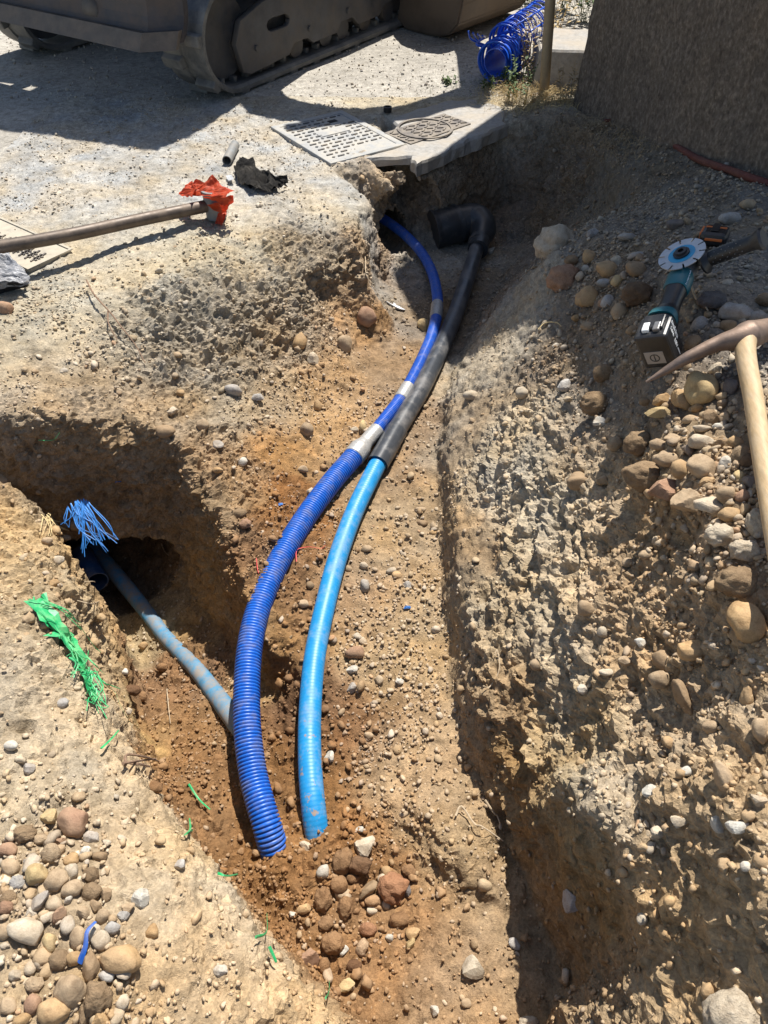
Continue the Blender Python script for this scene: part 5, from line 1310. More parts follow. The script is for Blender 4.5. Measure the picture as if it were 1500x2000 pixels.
for side in (1, -1):
    xc = side * .81
    bt = belt(xc)
    npit = 46
    for k in range(npit):
        s0 = LS[-1] * k / npit
        i = int(np.searchsorted(LS, s0)) % (len(LP) - 1)
        p, q = LP[i], LP[(i + 1) % len(LP)]
        t = (q - p).normalized()
        nr = Vector((1, 0, 0)).cross(t)
        cc = Vector((0, min(max(p.y, -.93), -.93 + WB), TH / 2))
        if nr.dot(p - cc) < 0: nr = -nr
        xa = Vector((1, 0, 0)); ya = nr.cross(xa)
        for h in (-1, 1):
            if (k + (h > 0)) % 2: continue
            o = bpy.data.objects.new('tread_lug', LUG); COL.objects.link(o); o.parent = bt
            o.matrix_local = Matrix.Translation(p + Vector((xc + h * .088, 0, 0)) + nr * .012) @ Matrix((xa, ya, nr)).transposed().to_4x4()
        if side == 1:
            o = bpy.data.objects.new('drive_cog', COG); COL.objects.link(o); o.parent = bt
            o.matrix_local = Matrix.Translation(p + Vector((xc + .06, 0, 0))) @ Matrix((xa, ya, nr)).transposed().to_4x4()
    # side frame with its slot, idler, sprocket and rollers
    outl = [(-.86, .10), (-.80, .075), (-.42, .10), (-.36, .155), (-.22, .155), (-.16, .115), (.10, .12), (.16, .175), (.30, .175), (.36, .12), (.62, .125), (.70, .18), (.95, .2), (1.0, .3), (.92, .44), (.2, .455), (-.62, .42), (-.84, .36), (-.9, .25)]
    slot = [(-.56 + .055 * math.cos(a), .29 + .038 * math.sin(a)) if math.cos(a) < 0 else (-.44 + .055 * math.cos(a), .29 + .038 * math.sin(a)) for a in np.linspace(.01, 2 * math.pi - .01, 20)]
    mtx = Matrix.Translation((xc + side * .115, 0, 0)) @ Matrix(((0, 0, 1, 0), (1, 0, 0, 0), (0, 1, 0, 0), (0, 0, 0, 1)))
    fr = prism('track_frame', outl, [slot], .03, M['machine'], ex, .004, mtx)
    bk = prism('inner_frame', [(y * .97, z * .96 + .008) for y, z in outl], [], .2, M['machine'], fr, 0, Matrix.Translation((xc - side * .04, 0, 0)) @ Matrix(((0, 0, 1, 0), (1, 0, 0, 0), (0, 1, 0, 0), (0, 0, 0, 1))))
    for (yy, zz, r, nm) in ((-.93, TH / 2, .225, 'idler_wheel'), (-.93 + WB, TH / 2, .225, 'sprocket')):
        bm = bmesh.new(); vs = lathe(bm, [(.05, -.05), (r, -.045), (r, .045), (.05, .05)], 30)
        for v in vs: v.co = Vector((v.co.z + xc, v.co.x + yy, v.co.y + zz))
        bmesh.ops.recalc_face_normals(bm, faces=bm.faces)
        from_bm(nm, bm, M['machine'], ex)
    for yy in (-.6, -.29, .03, .23, .5, .8):
        bm = bmesh.new(); vs = lathe(bm, [(.03, -.09), (.07, -.09), (.07, -.04), (.045, -.035), (.045, .035), (.07, .04), (.07, .09), (.03, .09)], 20)
        for v in vs: v.co = Vector((v.co.z + xc, v.co.x + yy, v.co.y + .115))
        bmesh.ops.recalc_face_normals(bm, faces=bm.faces)
        from_bm('track_roller', bm, M['machine'], ex)
    for yy, zz in ((-.73, .2), (-.2, .2), (.23, .22), (.8, .26)):
        bm = bmesh.new(); vs = lathe(bm, [(.017, 0), (.017, .014), (.009, .014)], 10)
        for v in vs: v.co = Vector((side * v.co.z + xc + side * .133, v.co.x + yy, v.co.y + zz))
        bmesh.ops.recalc_face_normals(bm, faces=bm.faces)
        from_bm('bolt', bm, M['machine'], fr)
box('car_body', (0, .05, .40), (1.2, 1.1, .34), M['machine'], ex, bevel=.03)
# dozer blade: curved plate, angled wings, worn edge
def blade():
    prof = []
    for k in range(11):
        t = k / 10
        z = .33 + .46 * t
        y = -1.50 + .10 * (1 - (2 * t - .85) ** 2)
        prof.append((y, z))
    bm = bmesh.new()
    xs = [-.93, -.80, -.4, 0, .4, .80, .93]
    yo = [.14, 0, 0, 0, 0, 0, .14]
    zo = [.015, 0, 0, 0, 0, 0, .015]
    F, Bk = [], []
    for x, dy, dz in zip(xs, yo, zo):
        F.append([bm.verts.new((x, y + dy, z + (dz if k == 0 else 0))) for k, (y, z) in enumerate(prof)])
        Bk.append([bm.verts.new((x, y + dy + .035, z + (dz if k == 0 else 0))) for k, (y, z) in enumerate(prof)])
    n = len(prof)
    for i in range(len(xs) - 1):
        for k in range(n - 1):
            bm.faces.new((F[i][k], F[i + 1][k], F[i + 1][k + 1], F[i][k + 1])); bm.faces.new((Bk[i][k], Bk[i][k + 1], Bk[i + 1][k + 1], Bk[i + 1][k]))
        bm.faces.new((F[i][0], Bk[i][0], Bk[i + 1][0], F[i + 1][0])); bm.faces.new((F[i][-1], F[i + 1][-1], Bk[i + 1][-1], Bk[i][-1]))
    for i in (0, -1):
        bm.faces.new([*F[i], *reversed(Bk[i])])
    bmesh.ops.recalc_face_normals(bm, faces=bm.faces)
    return from_bm('dozer_blade', bm, M['blade'], ex)
bl = blade()
bm = bmesh.new()
for (xa, xb, ya, yb) in ((-.80, .80, 0, 0), (.80, .935, 0, .14), (-.935, -.80, .14, 0)):
    v = [bm.verts.new(p) for p in ((xa, -1.512 + ya, .322), (xb, -1.512 + yb, .322), (xb, -1.468 + yb, .405), (xa, -1.468 + ya, .405), (xa, -1.49 + ya, .322), (xb, -1.49 + yb, .322), (xb, -1.44 + yb, .405), (xa, -1.44 + ya, .405))]
    for f in ((0, 1, 2, 3), (7, 6, 5, 4), (0, 4, 5, 1), (3, 2, 6, 7), (1, 5, 6, 2), (0, 3, 7, 4)): bm.faces.new([v[k] for k in f])
bmesh.ops.recalc_face_normals(bm, faces=bm.faces)
from_bm('cutting_edge', bm, M['edge'], bl)
for x in (-.35, .35):
    tube('blade_arm', [(x, -1.42, .45), (x, -.5, .42)], .06, M['machine'], ex, 12, curve=False)
# upper works: slew ring, house, cab, counterweight (over the frame, they throw the shade)
up = Matrix.Rotation(math.radians(-76.6), 4, 'Z')      # boom swung out to the right
def upbox(nm, c, s, mat, bev=.04, parent=ex):
    o = box(nm, c, s, mat, parent, bevel=bev); o.matrix_local = Matrix.Translation((0, .15, 0)) @ up; return o
bm = bmesh.new(); lathe(bm, [(.45, .56), (.45, .70)], 32); from_bm('slew_ring', bm, M['machine'], ex)
upbox('deck', (0, -.05, .80), (1.75, 1.9, .2), M['machine'])
upbox('engine_cover', (.1, -.62, 1.15), (1.6, .75, .55), M['machine'], .1)
upbox('counterweight', (0, -1.0, 1.0), (1.7, .3, .6), M['machine'], .12)
cab = upbox('cab', (.40, .12, 1.78), (.95, 1.3, 1.95), M['machine'], .06)
gl = box('cab_window', (.40, .78, 2.0), (.75, .02, .9), M['glass'], cab); gl2 = box('cab_window', (.885, .12, 2.0), (.02, 1.0, .9), M['glass'], cab)
# boom, arm and bucket hang towards the right of the yard
INVX = ex.matrix_basis.inverted() if False else (Matrix.Translation(ex.location) @ ex.rotation_quaternion.to_matrix().to_4x4()).inverted()
def world_part(o):
    o.matrix_parent_inverse = INVX
    return o
def beam(nm, pts, wds, parent=ex, mat=None, width=.2):
    path = [Vector(p) for p in pts]
    vs, fs = sweep(path, [(a, width / 2) for a in wds], 4, True, up=(0, 0, 1))
    o = from_py(nm, vs, fs, mat or M['machine'], parent)
    return world_part(o)
beam('boom', [(-.75, 6.0, 1.0), (-.35, 5.62, 1.75), (.1, 5.62, 2.2), (.6, 5.78, 2.35), (.95, 6.03, 2.15)], [.2, .28, .30, .24, .14], width=.30)
beam('arm', [(.99, 6.0, 2.5), (.97, 6.05, 2.15), (.82, 6.4, 1.2), (.70, 6.58, .72)], [.12, .2, .14, .09], width=.2)
world_part(tube('hydraulic_ram', [(-.05, 5.6, 2.55), (.95, 5.98, 2.52)], .05, M['tool_metal'], ex, 12, curve=False))
# bucket resting on the ground, side plate towards the camera
bx = Vector((.40, -.40, 0)).normalized(); bw = Vector((.62, .78, 0)).normalized()
b0 = Vector((.115, 6.5, 0)); b1 = Vector((.54, 6.08, 0))
sdir = (b1 - b0).normalized(); ln = (b1 - b0).length
prof = [(-.03, .045), (.10, .0), (.45, -.0), (.66, .01), (.84, .04), (.95, .11), (1.0, .24), (.99, .45), (.9, .62), (.62, .72), (.3, .66), (.05, .40), (.0, .2)]
bm = bmesh.new()
rows = []
for k, wv in enumerate((0, .95)):
    rows.append([bm.verts.new(b0 + sdir * (x * ln) + bw * wv + Vector((0, 0, z))) for x, z in prof])
npf = len(prof)
for k in range(npf - 1): bm.faces.new((rows[0][k], rows[0][k + 1], rows[1][k + 1], rows[1][k]))
bm.faces.new(list(reversed(rows[0]))); bm.faces.new(rows[1])
bmesh.ops.recalc_face_normals(bm, faces=bm.faces)
bmesh.ops.bevel(bm, geom=bm.edges[:], offset=.012, segments=2, affect='EDGES')
bk = world_part(from_bm('bucket', bm, M['bucket'], ex))
for k in range(4):
    p = b0 + bw * (.06 + .26 * k) - sdir * .0
    vs = [p + sdir * .03 + Vector((0, 0, .05)), p - sdir * .06 + Vector((0, 0, .02))]
    v_, f_ = sweep(vs, [(.022, .035), (.008, .028)], 4, True, up=(0, 0, 1))
    t_ = from_py('tooth', v_, f_, M['bucket'], bk); t_.matrix_parent_inverse = INVX
# ------------------------------------------------------------------ cordless grinder
g0, g1 = at(1283, 672, .455), at(1340, 515, .535)
gy_ = (g1 - g0).normalized()
gz_ = Vector((-.5, .12, 1)); gz_ = (gz_ - gy_ * gz_.dot(gy_)).normalized()
gx_ = gy_.cross(gz_)
gr = empty('angle_grinder', g0, basis(gx_, gy_, gz_))
tag(gr, 'teal and black cordless angle grinder lying on shaded rubble, cutting disc upwards', 'angle grinder')
SCL = (g1 - g0).length / .335 * 1.08
gr.scale = (SCL, SCL, SCL)
def gsweep(nm, secs, mat, parent=gr, seg=20):
    """body from cross sections (y, half width, half height, z centre)"""
    path = [Vector((0, s[0], s[3])) for s in secs]
    vs, fs = [], []
    for (y, a, b, zc) in secs:
        for k in range(seg):
            t = 2 * math.pi * k / seg
            c, s_ = math.cos(t), math.sin(t)
            e = .75
            vs.append(Vector((a * math.copysign(abs(c) ** e, c), y, zc + b * math.copysign(abs(s_) ** e, s_))))
    for i in range(len(secs) - 1):
        for k in range(seg):
            fs.append((i * seg + k, (i + 1) * seg + k, (i + 1) * seg + (k + 1) % seg, i * seg + (k + 1) % seg))
    fs.append(tuple(range(seg))); fs.append(tuple(reversed(range((len(secs) - 1) * seg, len(secs) * seg))))
    o = from_py(nm, vs, fs, mat, parent); shade_auto(o, 45); return o
bat = box('battery', (0, .012, -.006), (.086, .078, .112), M['tool_black'], gr, bevel=.008)
box('battery_shoulder', (-.0, .024, .052), (.058, .05, .012), M['tool_black'], bat, bevel=.004)
box('release_button', (-.014, .006, .0535), (.018, .03, .012), M['print'], bat, bevel=.003); box('release_button', (.014, .006, .0535), (.018, .03, .012), M['tool_metal'], bat, bevel=.003)
st_ = box('sticker', (-.004, -.0275, -.022), (.05, .001, .042), M['sticker'], bat)
bm = bmesh.new(); vs = lathe(bm, [(.0105, 0), (.0105, .0006), (.013, .0006), (.013, 0)], 24, close=True)
for v in vs: v.co = Vector((v.co.x - .004, -.0284 - v.co.z, v.co.y - .022))
from_bm('crossed_circle', bm, M['tool_black'], st_)
box('crossed_circle_bar', (-.004, -.0287, -.022), (.0022, .0008, .022), M['tool_black'], st_, Matrix.Rotation(0, 3, 'Y'))
R_side = Matrix(((0, 0, 1, 0), (1, 0, 0, 0), (0, 1, 0, 0), (0, 0, 0, 1)))
side_m = lambda y, z: Matrix.Translation((.0386, y, z)) @ Matrix(((0, 0, 1, 0), (0, 1, 0, 0), (-1, 0, 0, 0), (0, 0, 0, 1)))
def side_text(txt, size, y, z):
    # on the right flank, reading down the battery
    m = Matrix.Translation((.0436, y, z)) @ Matrix(((0, 0, 1, 0), (0, 1, 0, 0), (-1, 0, 0, 0), (0, 0, 0, 1)))
    return lettering(txt, size, m, M['print'], bat, .0003)
side_text('makita', .022, .030, .018)
side_text('5.0Ah', .013, .013, .026); side_text('18V', .018, .011, -.012)
box('print_bar', (.0435, .012, -.042), (.0006, .004, .022), M['print'], bat)
gsweep('rear_housing', [(.046, .033, .042, .004), (.062, .036, .042, .006), (.085, .036, .036, .008), (.105, .031, .030, .008), (.118, .028, .027, .006)], M['tool_black'])
gsweep('collar', [(.066, .0372, .037, .016), (.08, .0372, .034, .016), (.092, .035, .031, .014)], M['teal'])
gsweep('grip', [(.110, .0275, .0265, .006), (.14, .026, .0255, .004), (.18, .0265, .026, .003), (.205, .029, .029, .002)], M['tool_black'])
gsweep('motor_housing', [(.197, .0300, .0295, .002), (.204, .0325, .032, .002), (.25, .033, .032, .0), (.262, .031, .029, .0)], M['teal'])
def cyl_text(txt, size, y):
    m = Matrix.Translation((.0265, y, .0205)) @ Matrix.Rotation(math.radians(40), 4, 'Y') @ Matrix(((0, -1, 0, 0), (1, 0, 0, 0), (0, 0, 1, 0), (0, 0, 0, 1)))
    return lettering(txt, size, m, M['print'], gr, .0004)
cyl_text('makita', .021, .228)
gsweep('gear_head', [(.258, .0305, .027, .0), (.275, .034, .026, .0), (.30, .036, .026, -.002), (.325, .033, .024, -.003), (.338, .022, .018, -.004)], M['tool_metal'])
for k in range(4): box('vent_rib', (.0, .262 + .006 * k, .0275), (.03, .0028, .004), M['tool_black'], gr)
bm = bmesh.new(); vs = lathe(bm, [(.012, .02), (.024, .022), (.024, .034), (.012, .036)], 24)
for v in vs: v.co.y += .303
from_bm('spindle_neck', bm, M['tool_metal'], gr)
# disc: steel segments with slots
def disc():
    n = 10
    bm = bmesh.new()
    ri, ro, zt, zb = .012, .0625, .0405, .0382
    for s in range(n):
        a0, a1 = 2 * math.pi * s / n + .045, 2 * math.pi * (s + 1) / n - .045
        mid = 6
        def ringv(r, z, aa, bb): return [bm.verts.new((r * math.cos(aa + (bb - aa) * k / mid), r * math.sin(aa + (bb - aa) * k / mid) + .303, z)) for k in range(mid + 1)]
        f0, f1 = 2 * math.pi * s / n, 2 * math.pi * (s + 1) / n
        T = [ringv(ri, zt, f0, f1), ringv(.046, zt, f0, f1), ringv(.0461, zt, a0, a1), ringv(ro, zt, a0, a1)]
        Bt = [ringv(ri, zb, f0, f1), ringv(.046, zb, f0, f1), ringv(.0461, zb, a0, a1), ringv(ro, zb, a0, a1)]
        for i in (0, 1, 2):
            for k in range(mid):
                bm.faces.new((T[i][k], T[i + 1][k], T[i + 1][k + 1], T[i][k + 1])); bm.faces.new((Bt[i][k], Bt[i][k + 1], Bt[i + 1][k + 1], Bt[i + 1][k]))
        for k in range(mid): bm.faces.new((T[3][k], Bt[3][k], Bt[3][k + 1], T[3][k + 1]))
        bm.faces.new((T[2][0], Bt[2][0], Bt[3][0], T[3][0])); bm.faces.new((T[2][-1], T[3][-1], Bt[3][-1], Bt[2][-1]))
    bmesh.ops.recalc_face_normals(bm, faces=bm.faces)
    return from_bm('cutting_disc', bm, M['disc'], gr)
dk = disc()
bm = bmesh.new(); vs = lathe(bm, [(.021, .0407), (.036, .0407), (.036, .0412), (.021, .0412)], 36, close=True)
for v in vs: v.co.y += .303
from_bm('printed_ring', bm, M['disc_blue'], dk)
bm = bmesh.new(); vs = lathe(bm, [(.022, .041), (.022, .046), (.016, .047), (.0155, .0525), (.008, .0525), (.008, .046)], 24)
for v in vs: v.co.y += .303
from_bm('flange_nut', bm, M['tool_black'], gr)
# side handle
h0, h1 = Vector((.034, .305, .0)), Vector((.205, .315, .036))
tube('handle_stud', [Vector((.028, .304, -.003)), Vector((.06, .306, .001))], .007, M['tool_metal'], gr, 12, curve=False)
hd = (h1 - h0).normalized()
hp = [h0.lerp(h1, t) for t in (.08, .10, .13, .16, .2, .5, .8, .88, .93, .97, 1.0)]
vs, fs = sweep(hp, [.030, .037, .037, .029, .021, .022, .021, .0225, .028, .030, .024], 24, True)
hn = from_py('side_handle', vs, fs, M['tool_black'], gr); shade_auto(hn, 40)
bm = bmesh.new()
for k in range(9):
    for a in range(8):
        t = .26 + .055 * k
        c = h0.lerp(h1, t); an = 2 * math.pi * (a + .5 * (k % 2)) / 8
        u_ = hd.cross(Vector((0, 0, 1))).normalized(); v_ = hd.cross(u_)
        q = c + (u_ * math.cos(an) + v_ * math.sin(an)) * .022
        r = bmesh.ops.create_icosphere(bm, subdivisions=1, radius=.0017)
        for vv in r['verts']: vv.co += q
sp = from_bm('grip_studs', bm, M['tool_metal'], hn); sp['kind'] = 'stuff'

# ------------------------------------------------------------------ pickaxe
pt, pe, pr_ = at(1262, 746, .425), at(1462, 655, .525), at(1640, 590, .45)
pk = empty('pickaxe', pe)
tag(pk, 'old pickaxe with worn brown steel head and pale wooden handle on the rubble', 'pickaxe')
PINV = Matrix.Translation(-pe)
hl = [pt, at(1300, 724, .452), at(1345, 698, .485), at(1400, 672, .512), at(1440, 662, .524), pe, at(1485, 648, .524), at(1520, 634, .514), at(1570, 614, .49), pr_]
path = catmull(hl, 8)
xi = np.linspace(0, len(hl) - 1, len(path))
ru = np.interp(xi, range(len(hl)), [.003, .010, .015, .019, .029, .035, .030, .021, .016, .009])
rv = np.interp(xi, range(len(hl)), [.003, .010, .015, .018, .027, .035, .028, .022, .03, .036])
vs, fs = sweep(path, list(zip(ru, rv)), 12, True, up=(0, 0, 1))
hd_ = from_py('head', vs, fs, M['pick'], pk); shade_auto(hd_, 50); hd_.matrix_parent_inverse = PINV
e_dir = (at(1530, 1150, .50) - at(1457, 690, .515)).normalized()
eb0 = pe - e_dir * .035
vs, fs = sweep([eb0, eb0 + e_dir * .02, eb0 + e_dir * .055, eb0 + e_dir * .075], [(.026, .024), (.034, .031), (.0325, .029), (.028, .026)], 24, True)
ey = from_py('eye_socket', vs, fs, M['pick'], hd_); shade_auto(ey, 50); ey.matrix_parent_inverse = PINV
hpts = [pe + e_dir * .0, at(1456, 690, .515), at(1472, 780, .505), at(1490, 900, .495), at(1512, 1030, .49), at(1535, 1160, .50)]
path = catmull(hpts, 10)
xi = np.linspace(0, 1, len(path))
rr = np.interp(xi, [0, .2, .3, .6, 1], [.0245, .0245, .0225, .0205, .02])
vs, fs = sweep(path, list(zip(rr * 1.08, rr * .92)), 24, True)
hh = from_py('handle', vs, fs, M['wood'], pk, True); hh.matrix_parent_inverse = PINV

# ------------------------------------------------------------------ tape measure
tp, tn = hit(1390, 478)
tm = empty('tape_measure', tp + Vector((0, 0, .028)), basis(Vector((.85, -.5, .12)).normalized(), Vector((.5, .86, .1)).normalized(), Vector((.85, -.5, .12)).normalized().cross(Vector((.5, .86, .1)).normalized())))
tag(tm, 'black tape measure with orange trim lying behind the cutting disc', 'tape measure')
box('case', (0, 0, 0), (.078, .07, .045), M['tool_black'], tm, bevel=.014)
box('trim_band', (-.036, .0, .004), (.01, .04, .03), M['orange_trim'], tm, bevel=.003); box('trim_band', (.004, -.0345, .006), (.05, .006, .008), M['orange_trim'], tm, bevel=.002); box('trim_band', (.0, .01, .0225), (.06, .008, .004), M['orange_trim'], tm, bevel=.0015)
box('belt_clip', (.0, .005, .0255), (.022, .045, .003), M['tool_black'], tm, bevel=.001)
# ------------------------------------------------------------------ things left lying about
def crumple(nm, quads, mat, parent=None, n=14, amp=.012, freq=16, thick=.0015, seed=0, smooth=False):
    """sheets through given corners, creased"""
    bm = bmesh.new()
    for qi, (a, b, c, d) in enumerate(quads):
        a, b, c, d = map(Vector, (a, b, c, d))
        nr = (b - a).cross(d - a).normalized()
        g = []
        for i in range(n + 1):
            row = []
            for j in range(n + 1):
                s, t = i / n, j / n
                p = (a * (1 - s) + b * s) * (1 - t) + (d * (1 - s) + c * s) * t
                q = p * freq + Vector((seed, qi * .01, 0))
                k = abs(mnoise.noise(q)) * 2 - .5 + .5 * abs(mnoise.noise(q * 2.3)) + .25 * mnoise.noise(q * 5)
                e = mnoise.noise(q * 1.7 + Vector((9, 0, 0))) * .5
                row.append(bm.verts.new(p + nr * (k * amp) + (b - a).normalized() * (e * amp)))
            g.append(row)
        for i in range(n):
            for j in range(n):
                bm.faces.new((g[i][j], g[i + 1][j], g[i + 1][j + 1], g[i][j + 1]))
    bmesh.ops.solidify(bm, geom=bm.faces[:], thickness=thick)
    return from_bm(nm, bm, mat, parent, smooth)
# brown steel pole with its fitting
t0, t1 = at(-60, 492, .125), at(424, 398, .065)
pole = empty('steel_pole', t1)
tag(pole, 'long brown steel pole lying across the yard with a grey fitting at its end', 'pole')
PI_ = Matrix.Translation(-t1)
b_ = tube('shaft', [t0, at(120, 462, .11), at(280, 428, .085), t1], .026, M['steel_tube'], pole, 20); b_.matrix_parent_inverse = PI_
cpos = at(420, 402, .06)
bm = bmesh.new(); vs = lathe(bm, [(.026, -.05), (.045, -.05), (.047, .0), (.047, .055), (.052, .06), (.052, .075), (.04, .075), (.04, -.02)], 28)
for v in vs: v.co += cpos
bmesh.ops.recalc_face_normals(bm, faces=bm.faces)
cup = from_bm('fitting', bm, M['grey_pvc'], pole); shade_auto(cup, 40); cup.matrix_parent_inverse = PI_
top = cpos.z + .075
def q_(u, v, z): return at(u, v, z)
ob = crumple('orange_bag', [
    (q_(350, 380, .10), q_(440, 386, .145), q_(458, 372, .15), q_(385, 352, .15)),
    (q_(380, 374, .16), q_(440, 372, .16), q_(416, 341, .21), q_(404, 352, .19)),
    (q_(395, 384, .145), q_(456, 384, .14), q_(456, 398, .09), q_(440, 404, .085)),
    (q_(404, 399, .10), q_(452, 392, .10), q_(440, 416, .045), q_(418, 413, .06)),
    (q_(426, 413, .05), q_(444, 412, .05), q_(434, 440, .012), q_(420, 436, .012)),
    (q_(348, 381, .09), q_(372, 350, .12), q_(385, 364, .15), q_(376, 384, .13))], M['orange'], None, 12, .010, 22, .0012, 3)
tag(ob, 'torn bright orange plastic bag draped over the fitting on the pole end', 'plastic bag')
# black rag of a glove
def lump(nm, cu, cv, z, wu, wv, h, mat, seed, fr=9, amp=.35, n=5, hollow=None):
    c, nn = hit(cu, cv)
    ps = px_size(c)
    v, f = ico(n)
    a, b = wu * ps / 2, wv * ps / 2 / max(.35, (CAM_H - c.z) / c.y * .8)
    P = np.array(v)
    nz = fbm(P + seed * 3.3, 1.6, 4, seed)
    rd = 1 - np.abs(fbm(P * np.array([1, 1.6, 1]) + seed, 2.6, 3, seed + 5)) * 2
    k = 1 + amp * nz + .14 * rd
    P = P * k[:, None] * np.array([a, b, h])
    P[:, 2] = np.maximum(P[:, 2], -.25 * h)
    me = bpy.data.meshes.new(nm); me.from_pydata((P + np.array(c) + np.array([0, 0, h * .25])).tolist(), [], f.tolist()); me.update(); me.shade_smooth()
    return mesh_obj(nm, me, mat)
def g_(u, v, z): return at(u, v, z)
glv = crumple('work_glove', [
    (g_(456, 322, .03), g_(500, 326, .045), g_(498, 366, .03), g_(464, 352, .02)),
    (g_(478, 324, .045), g_(524, 332, .055), g_(546, 366, .02), g_(486, 370, .012)),
    (g_(512, 332, .05), g_(550, 346, .05), g_(562, 364, .012), g_(530, 370, .012)),
    (g_(458, 326, .03), g_(468, 309, .03), g_(496, 310, .03), g_(500, 328, .04)),
    (g_(536, 344, .055), g_(562, 342, .055), g_(565, 358, .02), g_(544, 362, .02))], M['black_rag'], None, 14, .022, 20, .004, 2, True)
tag(glv, 'crumpled dirty black work glove on the gravel beside the orange bag', 'glove')
# offcut of grey pipe
a_, b_ = at(443, 314, .022), at(459, 283, .022)
path, _ = resample([a_, a_.lerp(b_, .5), b_], .03)
oc = pipe_shell('pipe_offcut', path, .024, .0205, M['grey_pvc'], None, 24)
tag(oc, 'short grey pipe offcut lying on the yard above the black glove', 'pipe offcut')
# black ring, paper tag, white shard
bm = bmesh.new(); vs = lathe(bm, [(.016, 0), (.024, 0), (.024, .028), (.016, .028)], 24, close=True)
rp = at(757, 219, 0)
for v in vs: v.co += Vector((rp.x, rp.y, .002))
bmesh.ops.recalc_face_normals(bm, faces=bm.faces)
tag(from_bm('pipe_ring', bm, M['tool_black'], None), 'small black plastic ring on the shaded ground behind the pale cover', 'ring')
tg = crumple('paper_tag', [(at(441, 343, .012), at(452, 341, .012), at(457, 350, .02), at(446, 353, .016))], M['white'], None, 4, .002, 20, .0006)
tag(tg, 'small white paper tag on the gravel beside the black glove', 'tag')
sp_, sn = hit(770, 598)
def shard():
    v, f = ico(3)
    ps = px_size(sp_)
    P = np.array(v) * np.array([21 * ps, 13 * ps, .006])
    P[:, 1] *= (1 - .35 * P[:, 0] / (21 * ps))
    P[:, 2] -= .010 * (1 - ((P[:, 0] / (21 * ps)) ** 2 + (P[:, 1] / (14 * ps)) ** 2))
    xa = Vector((.88, -.38, -.25)).normalized(); ya = Vector((0, .45, .89)).cross(xa).normalized()
    q = basis(xa, ya, xa.cross(ya))
    me = bpy.data.meshes.new('plastic_shard'); me.from_pydata(P.tolist(), [], f.tolist()); me.update(); me.shade_smooth()
    o = mesh_obj('plastic_shard', me, M['white']); o.location = sp_ + sn * .012
    o.rotation_mode = 'QUATERNION'; o.rotation_quaternion = q
    return o
tag(shard(), 'white dished piece of plastic lying on the earth left of the conduit', 'plastic piece')
# grey white bag at the left edge of the photo
bc = at(10, 540, .0)
bw_ = crumple('plastic_bag', [
    (at(-90, 500, .12), at(14, 492, .11), at(60, 548, .05), at(-60, 556, .10)),
    (at(-90, 515, .09), at(30, 505, .09), at(64, 552, .02), at(-60, 562, .08)),
    (at(-90, 545, .09), at(28, 535, .08), at(64, 553, .02), at(-60, 575, .04))], M['bag'], None, 22, .026, 15, .0012, 6)
tag(bw_, 'crumpled grey white plastic bag at the end of the steel pole', 'plastic bag')
bd = crumple('dark_bag_underside', [(at(-80, 560, .05), at(36, 552, .05), at(58, 556, .0), at(-70, 600, .0))], M['bag_dark'], None, 18, .016, 20, .002, 9)  # separate dark sheet added as the underside of the bag
tag(bd, 'dark crumpled underside of the grey white plastic bag', 'cloth')

# ------------------------------------------------------------------ strands of torn mesh
def strands(nm, lines, rad, mat, parent=None, seg=5, flat=.45):
    V, F = [], []
    for ln in lines:
        path = catmull([Vector(p) for p in ln], 5) if len(ln) > 2 else [Vector(p) for p in ln]
        n = len(path)
        r = rad if not isinstance(rad, tuple) else random.uniform(*rad)
        rr = [(r * flat * (1 - .5 * k / n), r * (1 - .5 * k / n)) for k in range(n)]
        vs, fs = sweep(path, rr, seg, True)
        o = len(V); V += vs; F += [tuple(a + o for a in f) for f in fs]
    return from_py(nm, V, F, mat, parent, False)
wz = -.10                                             # the blue tuft hangs from the far wall of the side trench
bl_lines = []
roots = [(132, 988), (138, 983), (146, 978), (152, 976), (158, 975), (163, 974), (168, 976), (172, 979), (150, 980), (160, 978)]
ends = [(138, 1022), (180, 1010), (168, 1030), (176, 1052), (186, 1056), (196, 1040), (208, 1046), (234, 1046), (164, 1072), (214, 1068)]
def far_wall(u, v, off=.05):
    return at(u, v, -.33 - .09 * (v - 975) / 75) + Vector((0, -off * .5, 0))
for k, ((u0, v0), (u1, v1)) in enumerate(list(zip(roots, ends)) + list(zip(roots[3:], ends)) + list(zip(roots, ends[4:]))):
    mu, mv = u0 + (u1 - u0) * random.uniform(.2, .7) + random.uniform(-7, 7), v0 + (v1 - v0) * random.uniform(.4, .7)
    bl_lines.append([far_wall(u0, v0, .0), far_wall(u0 + (mu - u0) * .4, v0 + (mv - v0) * .4, .02), far_wall(mu, mv, .035), far_wall(u1, v1, .04)])
    bl_lines.append([far_wall(u0 + 2, v0 + 1, .01), far_wall(mu + random.uniform(-5, 8), mv, .04), far_wall(u1 + random.uniform(-22, 10), v1 + random.uniform(-14, 10), .045)])
bt_ = strands('blue_strands', bl_lines, (.0009, .0026), M['blue_strand'], None)
tag(bt_, 'tuft of frayed bright blue plastic strands hanging from the side trench wall', 'plastic strands')
# straw tuft beside it
sl_ = []
for k in range(26):
    u0, v0 = 76 + random.uniform(0, 34), 1012 + random.uniform(-6, 8)
    p, n = hit(u0, v0)
    u1, v1 = u0 + random.uniform(-6, 26), v0 + random.uniform(10, 36)
    q, n2 = hit(u1, v1)
    sl_.append([p + n * .012, (p + q) / 2 + n * .02, q + n2 * .01])
tag(strands('straw_tuft', sl_, (.0012, .002), M['straw']), 'tuft of dry yellow straw beside the blue strands on the bank', 'straw')
